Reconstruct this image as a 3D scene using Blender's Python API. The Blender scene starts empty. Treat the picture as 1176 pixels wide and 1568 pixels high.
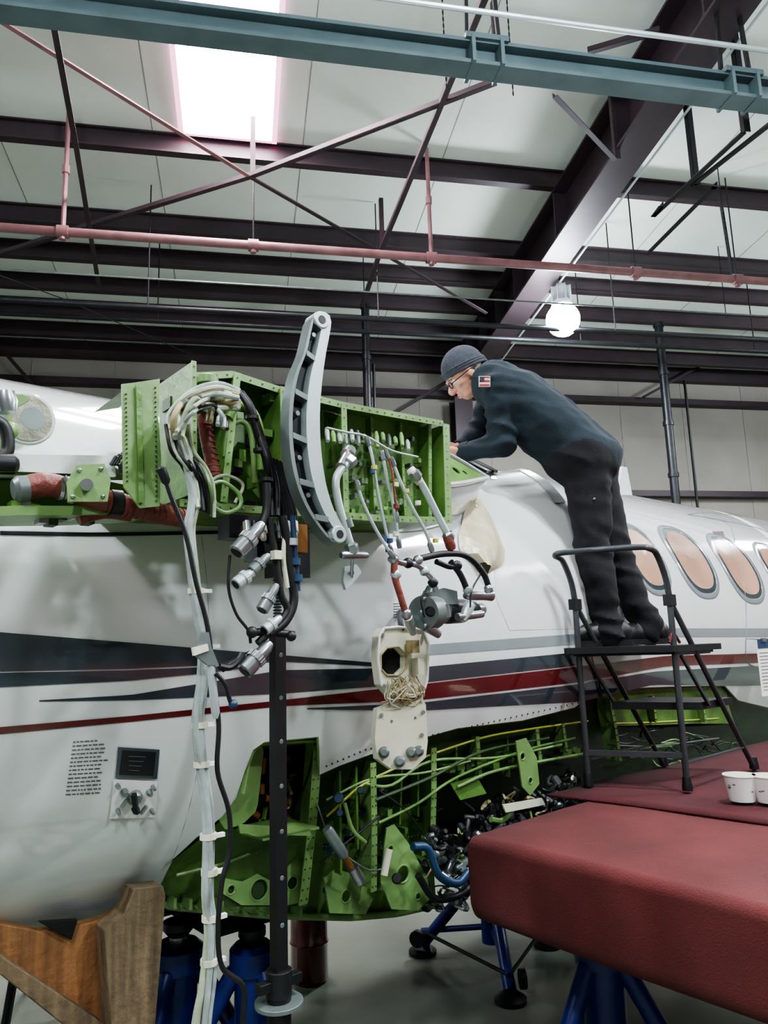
import bpy, bmesh, math, random
from mathutils import Vector, Matrix, noise
from mathutils.geometry import tessellate_polygon
random.seed(7)
sc = bpy.context.scene
rad = math.radians
V = Vector
# ------------------------------------------------------------------ camera
CAMZ = 1.76
FPX = 1132.0
M = (Matrix.Rotation(rad(-11), 3, 'Z') @ Matrix.Rotation(rad(100), 3, 'X') @ Matrix.Rotation(rad(-1.7), 3, 'Z'))
O = V((0, 0, CAMZ))
cd = bpy.data.cameras.new('camera'); cam = bpy.data.objects.new('camera', cd)
sc.collection.objects.link(cam)
cam.matrix_world = Matrix.Translation(O) @ M.to_4x4()
cd.sensor_fit = 'VERTICAL'; cd.sensor_height = 36; cd.sensor_width = 27; cd.lens = 26
cd.clip_end = 200; cd.clip_start = .02
sc.camera = cam
# aircraft frame: AX = along fuselage (forward), AN = horizontally away from viewer side, AD = distance of axis
AZ = rad(61)
AX = V((math.sin(AZ), math.cos(AZ), 0)); AN = V((-math.cos(AZ), math.sin(AZ), 0)); UP = V((0, 0, 1))
AD = 2.9; R = .95
def ray(x, y):
    return M @ V(((x-588)/FPX, -(y-784)/FPX, -1.0))
def PN(x, y, p):
    d = ray(x, y); return O + d*(p/d.dot(AN))
def PH(x, y, z):
    d = ray(x, y); return O + d*((z-CAMZ)/d.z)
def PY(x, y, yy):
    d = ray(x, y); return O + d*(yy/d.y)
def PD(x, y, q):
    return O + ray(x, y)*q
# pitched roof underside
RP = .08
def cz(y): return 6.86-RP*(y-7)
def PR(x, y, dz=0):
    d = ray(x, y); return O + d*((6.86+RP*7-dz-CAMZ)/(d.z+RP*d.y))
def ST(x, y, r=R):
    d = ray(x, y); pd = d.dot(AN); h = d.z
    a = pd*pd+h*h; b = -2*AD*pd; c = AD*AD-r*r
    disc = max(0, b*b-4*a*c); t = (-b-math.sqrt(disc))/(2*a)
    return t*d.dot(AX), math.atan2(t*h, AD-t*pd)
def FS(s, th, r=R):
    return O + AX*s + AN*(AD-r*math.cos(th)) + UP*(r*math.sin(th))
def PC(x, y, r=R):
    s, t = ST(x, y, r); return FS(s, t, r)
def A3(s, p, h):
    return O + AX*s + AN*p + UP*h
# ------------------------------------------------------------------ materials
def lin(c):
    return tuple(((v/255)/12.92 if v/255 <= .04045 else ((v/255+.055)/1.055)**2.4) for v in c)+(1,)
MATS = {}
def mat(name, c, rough=.5, metal=0, var=.12, scale=6, bump=0, bscale=60, coat=0, emit=0, wave=None, alpha=1):
    m = bpy.data.materials.new(name); m.use_nodes = True
    nt = m.node_tree; N = nt.nodes; L = nt.links; b = N['Principled BSDF']
    c = lin(c)
    tc = N.new('ShaderNodeTexCoord')
    nz = N.new('ShaderNodeTexNoise'); nz.inputs['Scale'].default_value = scale; nz.inputs['Detail'].default_value = 5
    L.new(tc.outputs['Object'], nz.inputs['Vector'])
    if wave:
        mp = N.new('ShaderNodeMapping'); mp.inputs['Scale'].default_value = wave
        L.new(tc.outputs['Object'], mp.inputs['Vector']); L.new(mp.outputs['Vector'], nz.inputs['Vector'])
    cr = N.new('ShaderNodeValToRGB')
    cr.color_ramp.elements[0].position = .3; cr.color_ramp.elements[1].position = .7
    cr.color_ramp.elements[0].color = tuple(v*(1-var) for v in c[:3])+(1,)
    cr.color_ramp.elements[1].color = tuple(min(1, v*(1+var)) for v in c[:3])+(1,)
    L.new(nz.outputs['Fac'], cr.inputs['Fac']); L.new(cr.outputs['Color'], b.inputs['Base Color'])
    b.inputs['Roughness'].default_value = rough; b.inputs['Metallic'].default_value = metal
    b.inputs['Coat Weight'].default_value = coat; b.inputs['Coat Roughness'].default_value = .03
    if bump:
        n2 = N.new('ShaderNodeTexNoise'); n2.inputs['Scale'].default_value = bscale; n2.inputs['Detail'].default_value = 4
        L.new(tc.outputs['Object'], n2.inputs['Vector'])
        bp = N.new('ShaderNodeBump'); bp.inputs['Strength'].default_value = bump; bp.inputs['Distance'].default_value = .02
        L.new(n2.outputs['Fac'], bp.inputs['Height']); L.new(bp.outputs['Normal'], b.inputs['Normal'])
    if emit:
        b.inputs['Emission Color'].default_value = c; b.inputs['Emission Strength'].default_value = emit
    MATS[name] = m; return m
WHITE = mat('white_paint', (208, 214, 211), .12, 0, .03, 2, coat=1)
SLATE = mat('slate_paint', (50, 60, 66), .13, 0, .05, coat=1)
LGREY = mat('light_grey_paint', (124, 132, 134), .2, 0, .05, coat=.5)
REDP = mat('red_paint', (86, 24, 26), .18, 0, .05, coat=.8)
GREEN = mat('green_primer', (84, 120, 56), .42, 0, .4, 7, .2, 30)
GREEN2 = mat('pale_green_primer', (106, 138, 82), .4, 0, .24, 9, .1, 20)
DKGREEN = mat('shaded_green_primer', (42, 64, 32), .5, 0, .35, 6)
YEL = mat('yellow_green_chromate', (170, 174, 74), .4, 0, .1)
STEEL = mat('steel', (160, 165, 168), .28, .9, .2, 20)
ALU = mat('brushed_aluminium', (182, 194, 194), .38, .5, .08, 12)
GREYP = mat('grey_machined_part', (116, 126, 124), .35, .5, .2, 12)
DARKM = mat('dark_metal', (44, 46, 48), .4, .6, .2, 15)
BLACK = mat('black_rubber', (13, 14, 16), .5, 0, .3, 15)
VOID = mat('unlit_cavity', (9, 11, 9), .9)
REDH = mat('red_silicone_hose', (112, 56, 46), .5, 0, .25, 12, .3, 60)
CABLE = mat('grey_white_sleeve', (146, 158, 154), .5, 0, .22, 18, .15, 60)
CABLE2 = mat('cream_green_sleeve', (154, 164, 138), .5, 0, .2, 18, .15, 60)
CREAM = mat('cream_plastic', (206, 206, 184), .4, 0, .08, 12)
TAN = mat('tan_wire', (156, 144, 106), .5, 0, .3, 30)
BLUEH = mat('blue_hose', (34, 60, 88), .4)
BLUEJ = mat('blue_jack_paint', (16, 34, 106), .35, 0, .25)
COPPER = mat('amber_part', (120, 80, 38), .4, .3)
JACKET = mat('navy_jacket_cloth', (12, 30, 38), .9, 0, .15, 5, .12, 120)
PANTS = mat('black_trouser_cloth', (8, 10, 15), .9, 0, .15, 5, .12, 120)
SHOE = mat('black_shoe', (9, 9, 11), .5)
SKIN = mat('skin', (196, 144, 122), .5, 0, .08, 20)
BEANIE = mat('grey_knit_wool', (58, 62, 70), .95, 0, .2, 60, .5, 220)
HAIR = mat('grey_hair', (96, 92, 90), .8)
CARPET = mat('dark_red_carpet', (84, 34, 33), .95, 0, .22, 5, .3, 190)
CARPET2 = mat('deep_red_carpet', (68, 20, 25), .95, 0, .22, 6, .3, 190)
WOOD = mat('worn_plywood', (132, 92, 56), .7, 0, .4, 3, .3, 40, wave=(14, 14, 1.2))
WOOD2 = mat('weathered_timber', (98, 84, 62), .8, 0, .45, 3, .3, 40, wave=(14, 14, 1.5))
CONC = mat('painted_concrete', (112, 121, 109), .3, 0, .3, 1.6, .05, 12)
CEILM = mat('vinyl_insulation', (208, 217, 206), .5, 0, .05, 1.5, .7, 1.6)
WALLM = mat('wall_insulation', (140, 136, 127), .7, 0, .08, 1.5, .6, 1.6)
PURL = mat('dark_primer_steel', (50, 40, 44), .5, .1, .2, 3)
PINK = mat('red_oxide_pipe', (132, 96, 97), .4, .1, .25, 5)
RAIL = mat('teal_grey_rail', (84, 102, 104), .45, .2, .15, 4)
PAPER = mat('white_paper', (228, 228, 224), .7, 0, .03)
INK = mat('printed_ink', (92, 94, 98), .7)
SEAM = mat('panel_seam', (140, 140, 132))
TANW = mat('tan_window_pane', (188, 150, 126), .12, 0, .3, 2.5, coat=1)
FILM = mat('cream_masking_film', (176, 168, 140), .35, 0, .14, 12, .6, 14)
TEAL = mat('pale_teal_sealed_panel', (150, 172, 170), .2, 0, .05, coat=.6)
SKY = mat('skylight_glow', (255, 236, 246), .5, emit=80)
FRINGE = mat('skylight_fringe_glow', (255, 176, 214), .5, emit=2.2)  # pink glare fringe around the skylights, imitated by a glowing frame
LAMP = mat('lamp_glow', (236, 244, 255), .5, emit=260)
GLASS = mat('smoked_lens', (22, 22, 26), .1)
FLAGR = mat('flag_red', (170, 40, 45), .8)
GT = mat('grey_stool_tube', (78, 82, 86), .35, .6)
# ------------------------------------------------------------------ mesh builder
def basis(z, hint=None):
    z = V(z).normalized(); h = V(hint) if hint else (UP if abs(z.z) < .95 else V((1, 0, 0)))
    x = h.cross(z)
    if x.length < 1e-6: x = V((1, 0, 0)).cross(z)
    x.normalize(); return x, z.cross(x)
def catmull(P, k=6):
    P = [V(p) for p in P]
    if len(P) < 3: return P
    Q = [P[0]*2-P[1]]+P+[P[-1]*2-P[-2]]; out = []
    for i in range(1, len(Q)-2):
        a, b, c, d = Q[i-1:i+3]
        for j in range(k):
            t = j/k
            out.append(.5*((2*b)+(c-a)*t+(2*a-5*b+4*c-d)*t*t+(3*b-a-3*c+d)*t**3))
    out.append(P[-1]); return out
class B:
    def __init__(s, name): s.n = name; s.v = []; s.f = []; s.m = []; s.ml = []
    def mi(s, m):
        if m not in s.ml: s.ml.append(m)
        return s.ml.index(m)
    def add(s, vs, fs, m):
        o = len(s.v); k = s.mi(m); s.v += [V(v) for v in vs]
        for f in fs: s.f.append([i+o for i in f]); s.m.append(k)
    def box(s, c, ax, ay, az, m):
        c = V(c); ax, ay, az = V(ax)/2, V(ay)/2, V(az)/2
        vs = [c+ax*i+ay*j+az*k for i in (-1, 1) for j in (-1, 1) for k in (-1, 1)]
        s.add(vs, [(0, 1, 3, 2), (4, 6, 7, 5), (0, 4, 5, 1), (2, 3, 7, 6), (0, 2, 6, 4), (1, 5, 7, 3)], m)
    def abox(s, lo, hi, m):
        lo, hi = V(lo), V(hi); d = hi-lo
        s.box((lo+hi)/2, (d.x, 0, 0), (0, d.y, 0), (0, 0, d.z), m)
    def rbox(s, x0, x1, y0, y1, d0, d1, m):
        """box hugging the pitched roof: d0/d1 = drop below the roof underside"""
        vs = [(x, y, cz(y)-d) for x in (x0, x1) for y in (y0, y1) for d in (d0, d1)]
        s.add(vs, [(0, 1, 3, 2), (4, 6, 7, 5), (0, 4, 5, 1), (2, 3, 7, 6), (0, 2, 6, 4), (1, 5, 7, 3)], m)
    def beam(s, a, b, w, h, m, hint=None):
        a, b = V(a), V(b); x, y = basis(b-a, hint)
        s.box((a+b)/2, x*w, y*h, b-a, m)
    def ibeam(s, a, b, w, h, t, m):
        a, b = V(a), V(b); x, y = basis(b-a)
        s.box((a+b)/2, x*t, y*h, b-a, m)
        for k in (-1, 1): s.box((a+b)/2+y*(k*h/2), x*w, y*t*1.5, b-a, m)
    def tube(s, P, r, m, n=10, k=0, cap=True):
        P = catmull(P, k) if k else [V(p) for p in P]
        N = len(P); rr = r if isinstance(r, (list, tuple)) else None
        vs = []; x = None
        for i, p in enumerate(P):
            t = (P[min(i+1, N-1)]-P[max(i-1, 0)])
            if t.length < 1e-9: t = UP.copy()
            t.normalize()
            if x is None: x, y = basis(t)
            else:
                x = x-t*x.dot(t)
                if x.length < 1e-6: x, y = basis(t)
                x.normalize(); y = t.cross(x)
            if rr:
                q = i/(N-1)*(len(rr)-1); j = min(int(q), len(rr)-2); ri = rr[j]+(rr[j+1]-rr[j])*(q-j)
            else: ri = r
            vs += [p+(x*math.cos(a)+y*math.sin(a))*ri for a in [2*math.pi*j/n for j in range(n)]]
        fs = [(i*n+j, i*n+(j+1) % n, (i+1)*n+(j+1) % n, (i+1)*n+j) for i in range(N-1) for j in range(n)]
        if cap: fs += [tuple(range(n))[::-1], tuple((N-1)*n+j for j in range(n))]
        s.add(vs, fs, m)
    def lathe(s, a, b, prof, m, n=20):
        a, b = V(a), V(b); x, y = basis(b-a); d = b-a; vs = []
        for t, r in prof:
            vs += [a+d*t+(x*math.cos(q)+y*math.sin(q))*r for q in [2*math.pi*j/n for j in range(n)]]
        N = len(prof)
        fs = [(i*n+j, i*n+(j+1) % n, (i+1)*n+(j+1) % n, (i+1)*n+j) for i in range(N-1) for j in range(n)]
        fs += [tuple(range(n))[::-1], tuple((N-1)*n+j for j in range(n))]
        s.add(vs, fs, m)
    def sph(s, c, r, m, sx=None, n=12):
        c = V(c); ax = sx or (V((r, 0, 0)), V((0, r, 0)), V((0, 0, r)))
        vs = []; 
        for i in range(1, n//2+1):
            ph = math.pi*i/(n//2+1)
            for j in range(n):
                q = 2*math.pi*j/n
                vs.append(c+ax[0]*(math.sin(ph)*math.cos(q))+ax[1]*(math.sin(ph)*math.sin(q))+ax[2]*math.cos(ph))
        k = n//2
        fs = [(i*n+j, (i+1)*n+j, (i+1)*n+(j+1) % n, i*n+(j+1) % n) for i in range(k-1) for j in range(n)]
        vs += [c+ax[2], c-ax[2]]; t = k*n
        fs += [(t, j, (j+1) % n) for j in range(n)]+[(t+1, (k-1)*n+(j+1) % n, (k-1)*n+j) for j in range(n)]
        s.add(vs, fs, m)
    def plate(s, pts, d, m, holes=()):
        """flat-ish plate from 3-D outline, thickness vector d, with real holes"""
        loops = [[V(p) for p in pts]]+[[V(p) for p in h] for h in holes]
        flat = [p for l in loops for p in l]; n = len(flat); d = V(d)
        tri = tessellate_polygon(loops)
        fs = [tuple(t) for t in tri]+[tuple(i+n for i in t)[::-1] for t in tri]
        o = 0
        for l in loops:
            k = len(l)
            fs += [(o+i, o+(i+1) % k, o+(i+1) % k+n, o+i+n) for i in range(k)]; o += k
        s.add(flat+[p+d for p in flat], fs, m)
    def loft(s, rows, m):
        n = len(rows[0]); vs = [p for r in rows for p in r]
        s.add(vs, [(i*n+j, i*n+j+1, (i+1)*n+j+1, (i+1)*n+j) for i in range(len(rows)-1) for j in range(n-1)], m)
    def done(s, bevel=0, angle=38, solid=0):
        me = bpy.data.meshes.new(s.n); me.from_pydata([tuple(v) for v in s.v], [], s.f)
        for m in s.ml: me.materials.append(m)
        for p, k in zip(me.polygons, s.m): p.material_index = k; p.use_smooth = True
        bm = bmesh.new(); bm.from_mesh(me); bmesh.ops.recalc_face_normals(bm, faces=bm.faces); bm.to_mesh(me); bm.free()
        me.set_sharp_from_angle(angle=rad(angle))
        o = bpy.data.objects.new(s.n, me); sc.collection.objects.link(o)
        if solid:
            q = o.modifiers.new('thick', 'SOLIDIFY'); q.thickness = solid
        if bevel:
            q = o.modifiers.new('bevel', 'BEVEL'); q.width = bevel; q.segments = 2; q.limit_method = 'ANGLE'
        return o
def resamp(P, n):
    L = [0]
    for i in range(1, len(P)): L.append(L[-1]+(P[i]-P[i-1]).length)
    out = []
    for k in range(n):
        d = L[-1]*k/(n-1); i = 0
        while i < len(P)-2 and L[i+1] < d: i += 1
        out.append(P[i].lerp(P[i+1], (d-L[i])/max(1e-9, L[i+1]-L[i])))
    return out
def row(px, p, n=24):
    ps = p if isinstance(p, (list, tuple)) else [p]*len(px)
    return resamp([PN(x, y, q) for (x, y), q in zip(px, ps)], n)
def skinpatch(b, top, bot, off, m, nu=48, nv=6):
    T = resamp([V((*ST(x, y), 0)) for x, y in top], nu); Bt = resamp([V((*ST(x, y), 0)) for x, y in bot], nu)
    rows = []
    for j in range(nv+1):
        rows.append([FS(*(T[i].lerp(Bt[i], j/nv))[:2], R+off) for i in range(nu)])
    b.loft(rows, m)
def skinpoly(b, px, off, m, cuts=3):
    pts = [V((*ST(x, y), 0)) for x, y in px]
    bm = bmesh.new(); vs = [bm.verts.new(p) for p in pts]
    for t in tessellate_polygon([pts]):
        try: bm.faces.new([vs[i] for i in t])
        except ValueError: pass
    bmesh.ops.subdivide_edges(bm, edges=bm.edges, cuts=cuts, use_grid_fill=True)
    bm.verts.index_update()
    b.add([FS(v.co.x, v.co.y, R+off) for v in bm.verts], [[v.index for v in f.verts] for f in bm.faces], m)
    bm.free()
def seam(b, px, w=.003, m=None, off=.001):
    P = [V((*ST(x, y), 0)) for x, y in px]
    P = resamp(catmull(P, 5), max(8, len(px)*6))
    b.tube([FS(p.x, p.y, R+off) for p in P], w, m or LGREY, 5)
def circ(c, ax, ay, r, n=16):
    return [V(c)+V(ax)*(r*math.cos(2*math.pi*i/n))+V(ay)*(r*math.sin(2*math.pi*i/n)) for i in range(n)]
def rivets(b, a, c, n, m, r=.003):
    a, c = V(a), V(c)
    for i in range(n):
        b.sph(a.lerp(c, (i+.5)/n), r, m, n=6)
# ------------------------------------------------------------------ ROOM
X0, X1, Y0, Y1 = -11, 16, -9, 11.6
b = B('floor'); b.abox((X0, Y0, -.2), (X1, Y1, 0), CONC); b.done()
b = B('ceiling'); b.rbox(X0, X1, Y0, Y1+.2, -.15, 0, CEILM)
x = X0+1.1
while x < X1:
    b.rbox(x-.005, x+.005, Y0, Y1, .0001, .003, SEAM); x += 1.5
b.done()
b = B('wall_back'); b.abox((X0, Y1, 0), (X1, Y1+.2, cz(Y1)-.001), WALLM)
x = X0+.5
while x < X1:
    b.abox((x-.006, Y1-.012, 0), (x+.006, Y1-.0001, cz(Y1)-.002), SEAM); x += 1.22
b.done()
b = B('wall_front'); b.abox((X0, Y0-.2, 0), (X1, Y0, cz(Y0)), WALLM); b.done()
for nm, xa, xb in (('wall_left', X0-.2, X0), ('wall_right', X1, X1+.2)):
    b = B(nm); vs = [(x, y, z) for x in (xa, xb) for y in (Y0, Y1) for z in (0, cz(y))]
    b.add(vs, [(0, 1, 3, 2), (4, 6, 7, 5), (0, 4, 5, 1), (2, 3, 7, 6), (0, 2, 6, 4), (1, 5, 7, 3)], WALLM); b.done()
b = B('trim_wall_girts')
for z in (2.1, 4.15, 5.82):
    b.abox((X0, Y1-.2, z-.04), (X1, Y1-.013, z+.06), PURL)
b.abox((X0, Y1-.16, cz(Y1)-.26), (X1, Y1-.013, cz(Y1)-.02), PURL)
b.done()
b = B('roof_purlins')
py = [.15, 1.5, 2.87, 4.23, 5.59, 6.95, 8.25, 8.95, 9.65, 10.3, 10.95, -1.2, -2.55, -3.9, -5.2, -6.6]
for y in py:
    b.rbox(X0, X1, y-.012, y+.012, .004, .22, PURL)
    b.rbox(X0, X1, y-.07, y+.012, .215, .235, PURL)
    b.rbox(X0, X1, y-.05, y+.08, .004, .02, PURL)
b.done()
b = B('roof_rafter_beam')
xm = PR(845, 290, .22).x+.17
for xr in (xm-7.6, xm, xm+7.6):
    b.rbox(xr-.012, xr+.012, Y0, Y1-.6, .24, .82, PURL)
    b.rbox(xr-.17, xr+.17, Y0, Y1-.5, .80, .83, PURL)
    b.rbox(xr-.17, xr+.17, Y0, Y1-.5, .24, .265, PURL)
    zt = cz(Y1)-.84
    b.abox((xr-.15, Y1-.55, 0), (xr+.15, Y1-.52, zt), PURL)
    b.abox((xr-.15, Y1-.25, 0), (xr+.15, Y1-.22, zt), PURL)
    b.abox((xr-.012, Y1-.55, 0), (xr+.012, Y1-.22, zt), PURL)
    for yy in py: b.rbox(xr-.16, xr+.16, yy-.01, yy+.01, .26, .81, PURL)
b.tube([(xm+.2, Y0, cz(Y0)-.86), (xm+.2, Y1-.6, cz(Y1-.6)-.86)], .012, ALU, 6)
b.done()
# skylights
sx0, sx1 = PR(276, 140).x, PR(420, 140).x
def skylight(x0, x1, y0, y1):
    b = B('skylight_panel')
    b.rbox(x0, x1, y0, y1, .008, .03, SKY)
    for (a, c) in (((x0-.05, y0-.03), (x0, y1+.03)), ((x1, y0-.03), (x1+.05, y1+.03)), ((x0-.05, y0-.03), (x1+.05, y0)), ((x0-.05, y1), (x1+.05, y1+.03))):
        b.rbox(a[0], c[0], a[1], c[1], .006, .05, FRINGE)
    b.done()
skylight(sx0, sx1, 5.72, 6.84)
skylight(sx0, sx1, 4.36, 5.46)
for (x, y) in ((-2.9, -2.4), (6.5, 1.65), (9, 4.4)):  # extra skylights out of view, added as fill light
    skylight(x, x+1.0, y, y+1.1)
# crane rail
b = B('overhead_crane_rail')
p = PH(588, 78, 5.6); yr = p.y
b.ibeam((X0+.1, yr, 5.62), (X1-.1, yr, 5.62), .15, .16, .018, RAIL)
b.tube([(X0+.1, yr-.2, 5.8), (X1-.1, yr-.2, 5.8)], .018, ALU, 8)
xh = PH(738, 104, 5.6).x
for xx in (xh-4, xh, xm, xm+7.6):
    for k in (-.12, .12): b.beam((xx+k, yr, 5.7), (xx+k*.5, yr, cz(yr)-.04), .025, .025, DARKM)
    b.box((xx, yr, 5.72), (.3, 0, 0), (0, .2, 0), (0, 0, .04), RAIL)
    for k in (-.1, .1): b.box((xx+k, yr, 5.62), (.025, 0, 0), (0, .21, 0), (0, 0, .2), RAIL)
b.done()
# sprinkler pipes
b = B('sprinkler_pipe')
ys = PH(588, 390, 5.6).y
b.tube([(X0+.1, ys, 5.6), (X1-.1, ys, 5.6)], .043, PINK, 14)
for px in (95, 388, 660, 975, 1130):
    q = PY(px, 385 if px < 900 else 440, ys)
    b.tube([(q.x, ys, 5.6), (q.x, ys, cz(ys)-.04)], .022 if px in (95, 660) else .008, PINK if px in (95, 660) else DARKM, 8)
    b.tube([(q.x-.05, ys, 5.6), (q.x+.05, ys, 5.6)], .06, PINK, 14)
    b.tube([(q.x, ys, 5.52), (q.x, ys, 5.6)], .03, PINK, 8)
    if px in (95, 660): b.tube([(q.x, ys, 6.2), (q.x, ys, 6.28)], .034, PINK, 8)
b.done()
b = B('sprinkler_branch_pipe')
y2 = PH(588, 490, 5.35).y
b.tube([(X0+.1, y2, 5.35), (X1-.1, y2, 5.35)], .03, DARKM, 12)
b.tube([(X0+.1, y2+.9, 5.6), (X1-.1, y2+.9, 5.6)], .03, DARKM, 10)
b.tube([(X0+.1, y2-.35, 5.5), (X1-.1, y2-.35, 5.5)], .01, GREYP, 8)
for xx in (-6, -3.5, -1, 1.5, 4.4, 7): b.tube([(xx, y2, 5.35), (xx, y2, cz(y2)-.02)], .008, DARKM, 6); b.tube([(xx, y2+.9, 5.6), (xx, y2+.9, cz(y2+.9)-.02)], .008, DARKM, 6)
b.done()
# bracing
def brace(name, segs, w=.05):
    b = B(name)
    for a, c, m in segs:
        a, c = V(a), V(c); x, y = basis(c-a)
        b.box((a+c)/2, x*w, y*.008, c-a, m); b.box((a+c)/2+x*(w/2)+y*(w/2), x*.008, y*w, c-a, m)
    b.done()
g = 6.05
jA, jB, jC = PH(384, 272, g), PH(583, 387, g-.1), PH(760, 128, g)
def rise(q): return (q.x, q.y, cz(q.y)-.24)
brace('roof_cross_brace', [
    (PH(-60, -5, g+.3), jA, PINK), (jA, jB, PURL), (jC, jA, PURL), (jA, PH(140, 347, g), PURL),
    (PH(745, -5, g), PH(685, 140, g), PURL), (PH(685, 140, g), jB, PURL), (jB, PH(555, 470, g-.2), PURL),
    (PH(83, 40, g), PH(118, 230, g), PURL), (PH(118, 230, g), PH(152, 440, g-.2), PURL),
    (jB, PH(745, 480, g-.2), PURL), (jB, PH(700, 90, 6.6), PURL),
    (PH(850, 148, g), PH(942, 245, g), PURL), (PH(1010, 50, 6.5), PH(900, 82, 6.5), PURL),
    (jA, rise(jA), PURL), (jB, rise(jB), PURL), (jC, rise(jC), PURL),
    (PH(942, 245, g), rise(PH(942, 245, g)), PURL),
    (PH(140, 347, g), PH(-60, 410, g), PURL)], .042)
brace('pipe_trapeze_frame', [
    (PH(1000, 332, 5.5), PH(1138, 204, 5.5), DARKM), (PH(1062, 283, 5.5), PH(1180, 190, 5.5), DARKM),
    (PH(1000, 332, 5.5), PH(1012, 316, 5.5), DARKM), (PH(990, 390, 5.5), PH(1095, 285, 5.5), DARKM),
    (PH(1062, 283, 5.5), PH(1100, 288, 5.5), DARKM),
    (PY(1100, 290, 7.2), PY(1122, 430, 7.2), DARKM), (PH(1062, 283, 5.5), rise(PH(1062, 283, 5.5)), DARKM),
    (PH(1138, 204, 5.5), rise(PH(1138, 204, 5.5)), DARKM)], .045)
b = B('hanging_chain')
for (x, yy) in ((680, 4.9), (780, 4.9), (1075, 6.6), (1062, 8.0)):
    q = PY(x, 60, yy); q.z = cz(yy)-.02
    for k in range(34): b.box((q.x, q.y, q.z-.03*k), (.012 if k % 2 else .004, 0, 0), (0, .004 if k % 2 else .012, 0), (0, 0, .034), DARKM)
b.done()
b = B('overhead_guy_wire'); b.tube([PY(-60, 400, 7.0), PY(90, 455, 8.0), PY(240, 520, 9.0), PY(300, 546, 9.6)], .006, DARKM, 5); b.done()
# standing pipes
for (x, y, r, yy) in ((559, 468, .055, 9.2), (1008, 497, .06, 9.2), (1048, 585, .02, 9.6), (572, 560, .02, 9.3)):
    q = PY(x, y, yy); b = B('vertical_vent_pipe')
    b.tube([(q.x, q.y, 0), (q.x, q.y, q.z)], r, DARKM, 12)
    b.lathe((q.x, q.y, q.z-.04), (q.x, q.y, q.z+.02), [(0, r*1.3), (1, r*1.3)], DARKM, 12)
    b.lathe((q.x, q.y, 0), (q.x, q.y, .04), [(0, r*2.5), (1, r*2.5)], DARKM, 12)
    if r > .04:
        for k in (1, 2, 3): b.tube([(q.x, q.y, q.z-k*.75-.03), (q.x, q.y, q.z-k*.75+.03)], r*1.25, DARKM, 12)
    b.done()
q0, q1 = PY(582, 645, 11.3), PY(760, 540, 11.3)
b = B('wall_diagonal_brace'); b.beam(q0-(q1-q0)*.6, q1, .07, .05, PURL); 
q0, q1 = PY(-10, 520, 11.3), PY(60, 600, 11.3); b.beam(q0, q1, .07, .05, PURL)
q0, q1 = PY(985, 608, 11.3), PY(1110, 540, 11.3); b.beam(q0, q1, .05, .04, PURL); b.done()
# high bay lamps
def highbay(c, power=300):
    c = V(c); b = B('high_bay_lamp')
    b.sph(c, .2, LAMP, None, 24)
    b.lathe(c+V((0, 0, .17)), c+V((0, 0, .46)), [(0, .13), (.2, .12), (.25, .09), (.85, .085), (1, .04)], ALU, 24)
    for k in range(8):
        q = k*math.pi/4; b.box(c+V((math.cos(q)*.1, math.sin(q)*.1, .32)), V((math.cos(q), math.sin(q), 0))*.05, V((-math.sin(q), math.cos(q), 0))*.006, UP*.2, ALU)
    b.tube([c+V((0, 0, .44)), (c.x, c.y, cz(c.y)-.01)], .01, DARKM, 6)
    o = b.done()
    ld = bpy.data.lights.new('lamp_disk', 'AREA'); ld.shape = 'DISK'; ld.size = .4; ld.energy = power; ld.color = (.93, .97, 1)
    lo = bpy.data.objects.new('lamp_disk', ld); lo.location = c+V((0, 0, -.23)); sc.collection.objects.link(lo); lo.parent = o
highbay(PY(862, 490, 7.75), power=230)
for c in ((-4.0, 1.0, 5.6), (-1.0, -3.0, 5.6), (4.3, -1.5, 5.6), (8.5, 2.5, 5.6), (-7, 6.0, 5.6), (2.0, 1.2, 5.9), (9.5, 7.3, 5.6)):
    highbay(c, power=165)
# ------------------------------------------------------------------ FUSELAGE
edge = [(205, 1408), (225, 1355), (260, 1316), (300, 1283), (340, 1250), (362, 1222), (375, 1180), (388, 1148), (405, 1136), (488, 1128), (489.5, 1186),
        (520, 1172), (600, 1143), (700, 1115), (800, 1103), (880, 1083), (915, 1056), (1000, 1052), (1060, 1050), (1110, 1050), (1130, 1072), (1176, 1083), (1260, 1078), (1400, 1070)]
E = [V((*ST(x, y), 0)) for x, y in edge]
ms = E[0].x; mono = []
for e in E:
    ms = max(ms+.0005, e.x); mono.append((ms, e.y))
def thb(s):
    if s < mono[0][0]: return rad(-115)
    for (a, ta), (c, tc_) in zip(mono, mono[1:]):
        if s <= c: return ta+(tc_-ta)*(s-a)/(c-a)
    return mono[-1][1]
def Rs(s):
    if s < -1.2: return max(.05, R*math.cos(min(1.5, (-1.2-s)/3.2*1.3)))
    if s > 7.2: return max(.05, R*math.sqrt(max(0, 1-((s-7.2)/2.2)**2)))
    return R
ss = [-4.4+i*.08 for i in range(40)]+[-1.2+i*.06 for i in range(36)]+[mono[0][0]-.001]+[m[0] for m in mono]+[1.3+i*.03 for i in range(130)]+[5.2+i*.1 for i in range(42)]
ss = sorted(set(round(s, 4) for s in ss))
b = B('aircraft_fuselage')
rows = []
NT = 64
for s in ss:
    t0 = thb(s) if s < 5.4 else rad(-110); t1 = rad(250); r = Rs(s)
    rows.append([FS(s, t0+(t1-t0)*j/NT, r) for j in range(NT+1)])
b.loft(rows, WHITE)
lip = [FS(s, thb(s), R-.006) for s in ss if mono[0][0] < s < 5.3]
b.tube(lip, .006, GREEN2, 6)
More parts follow.
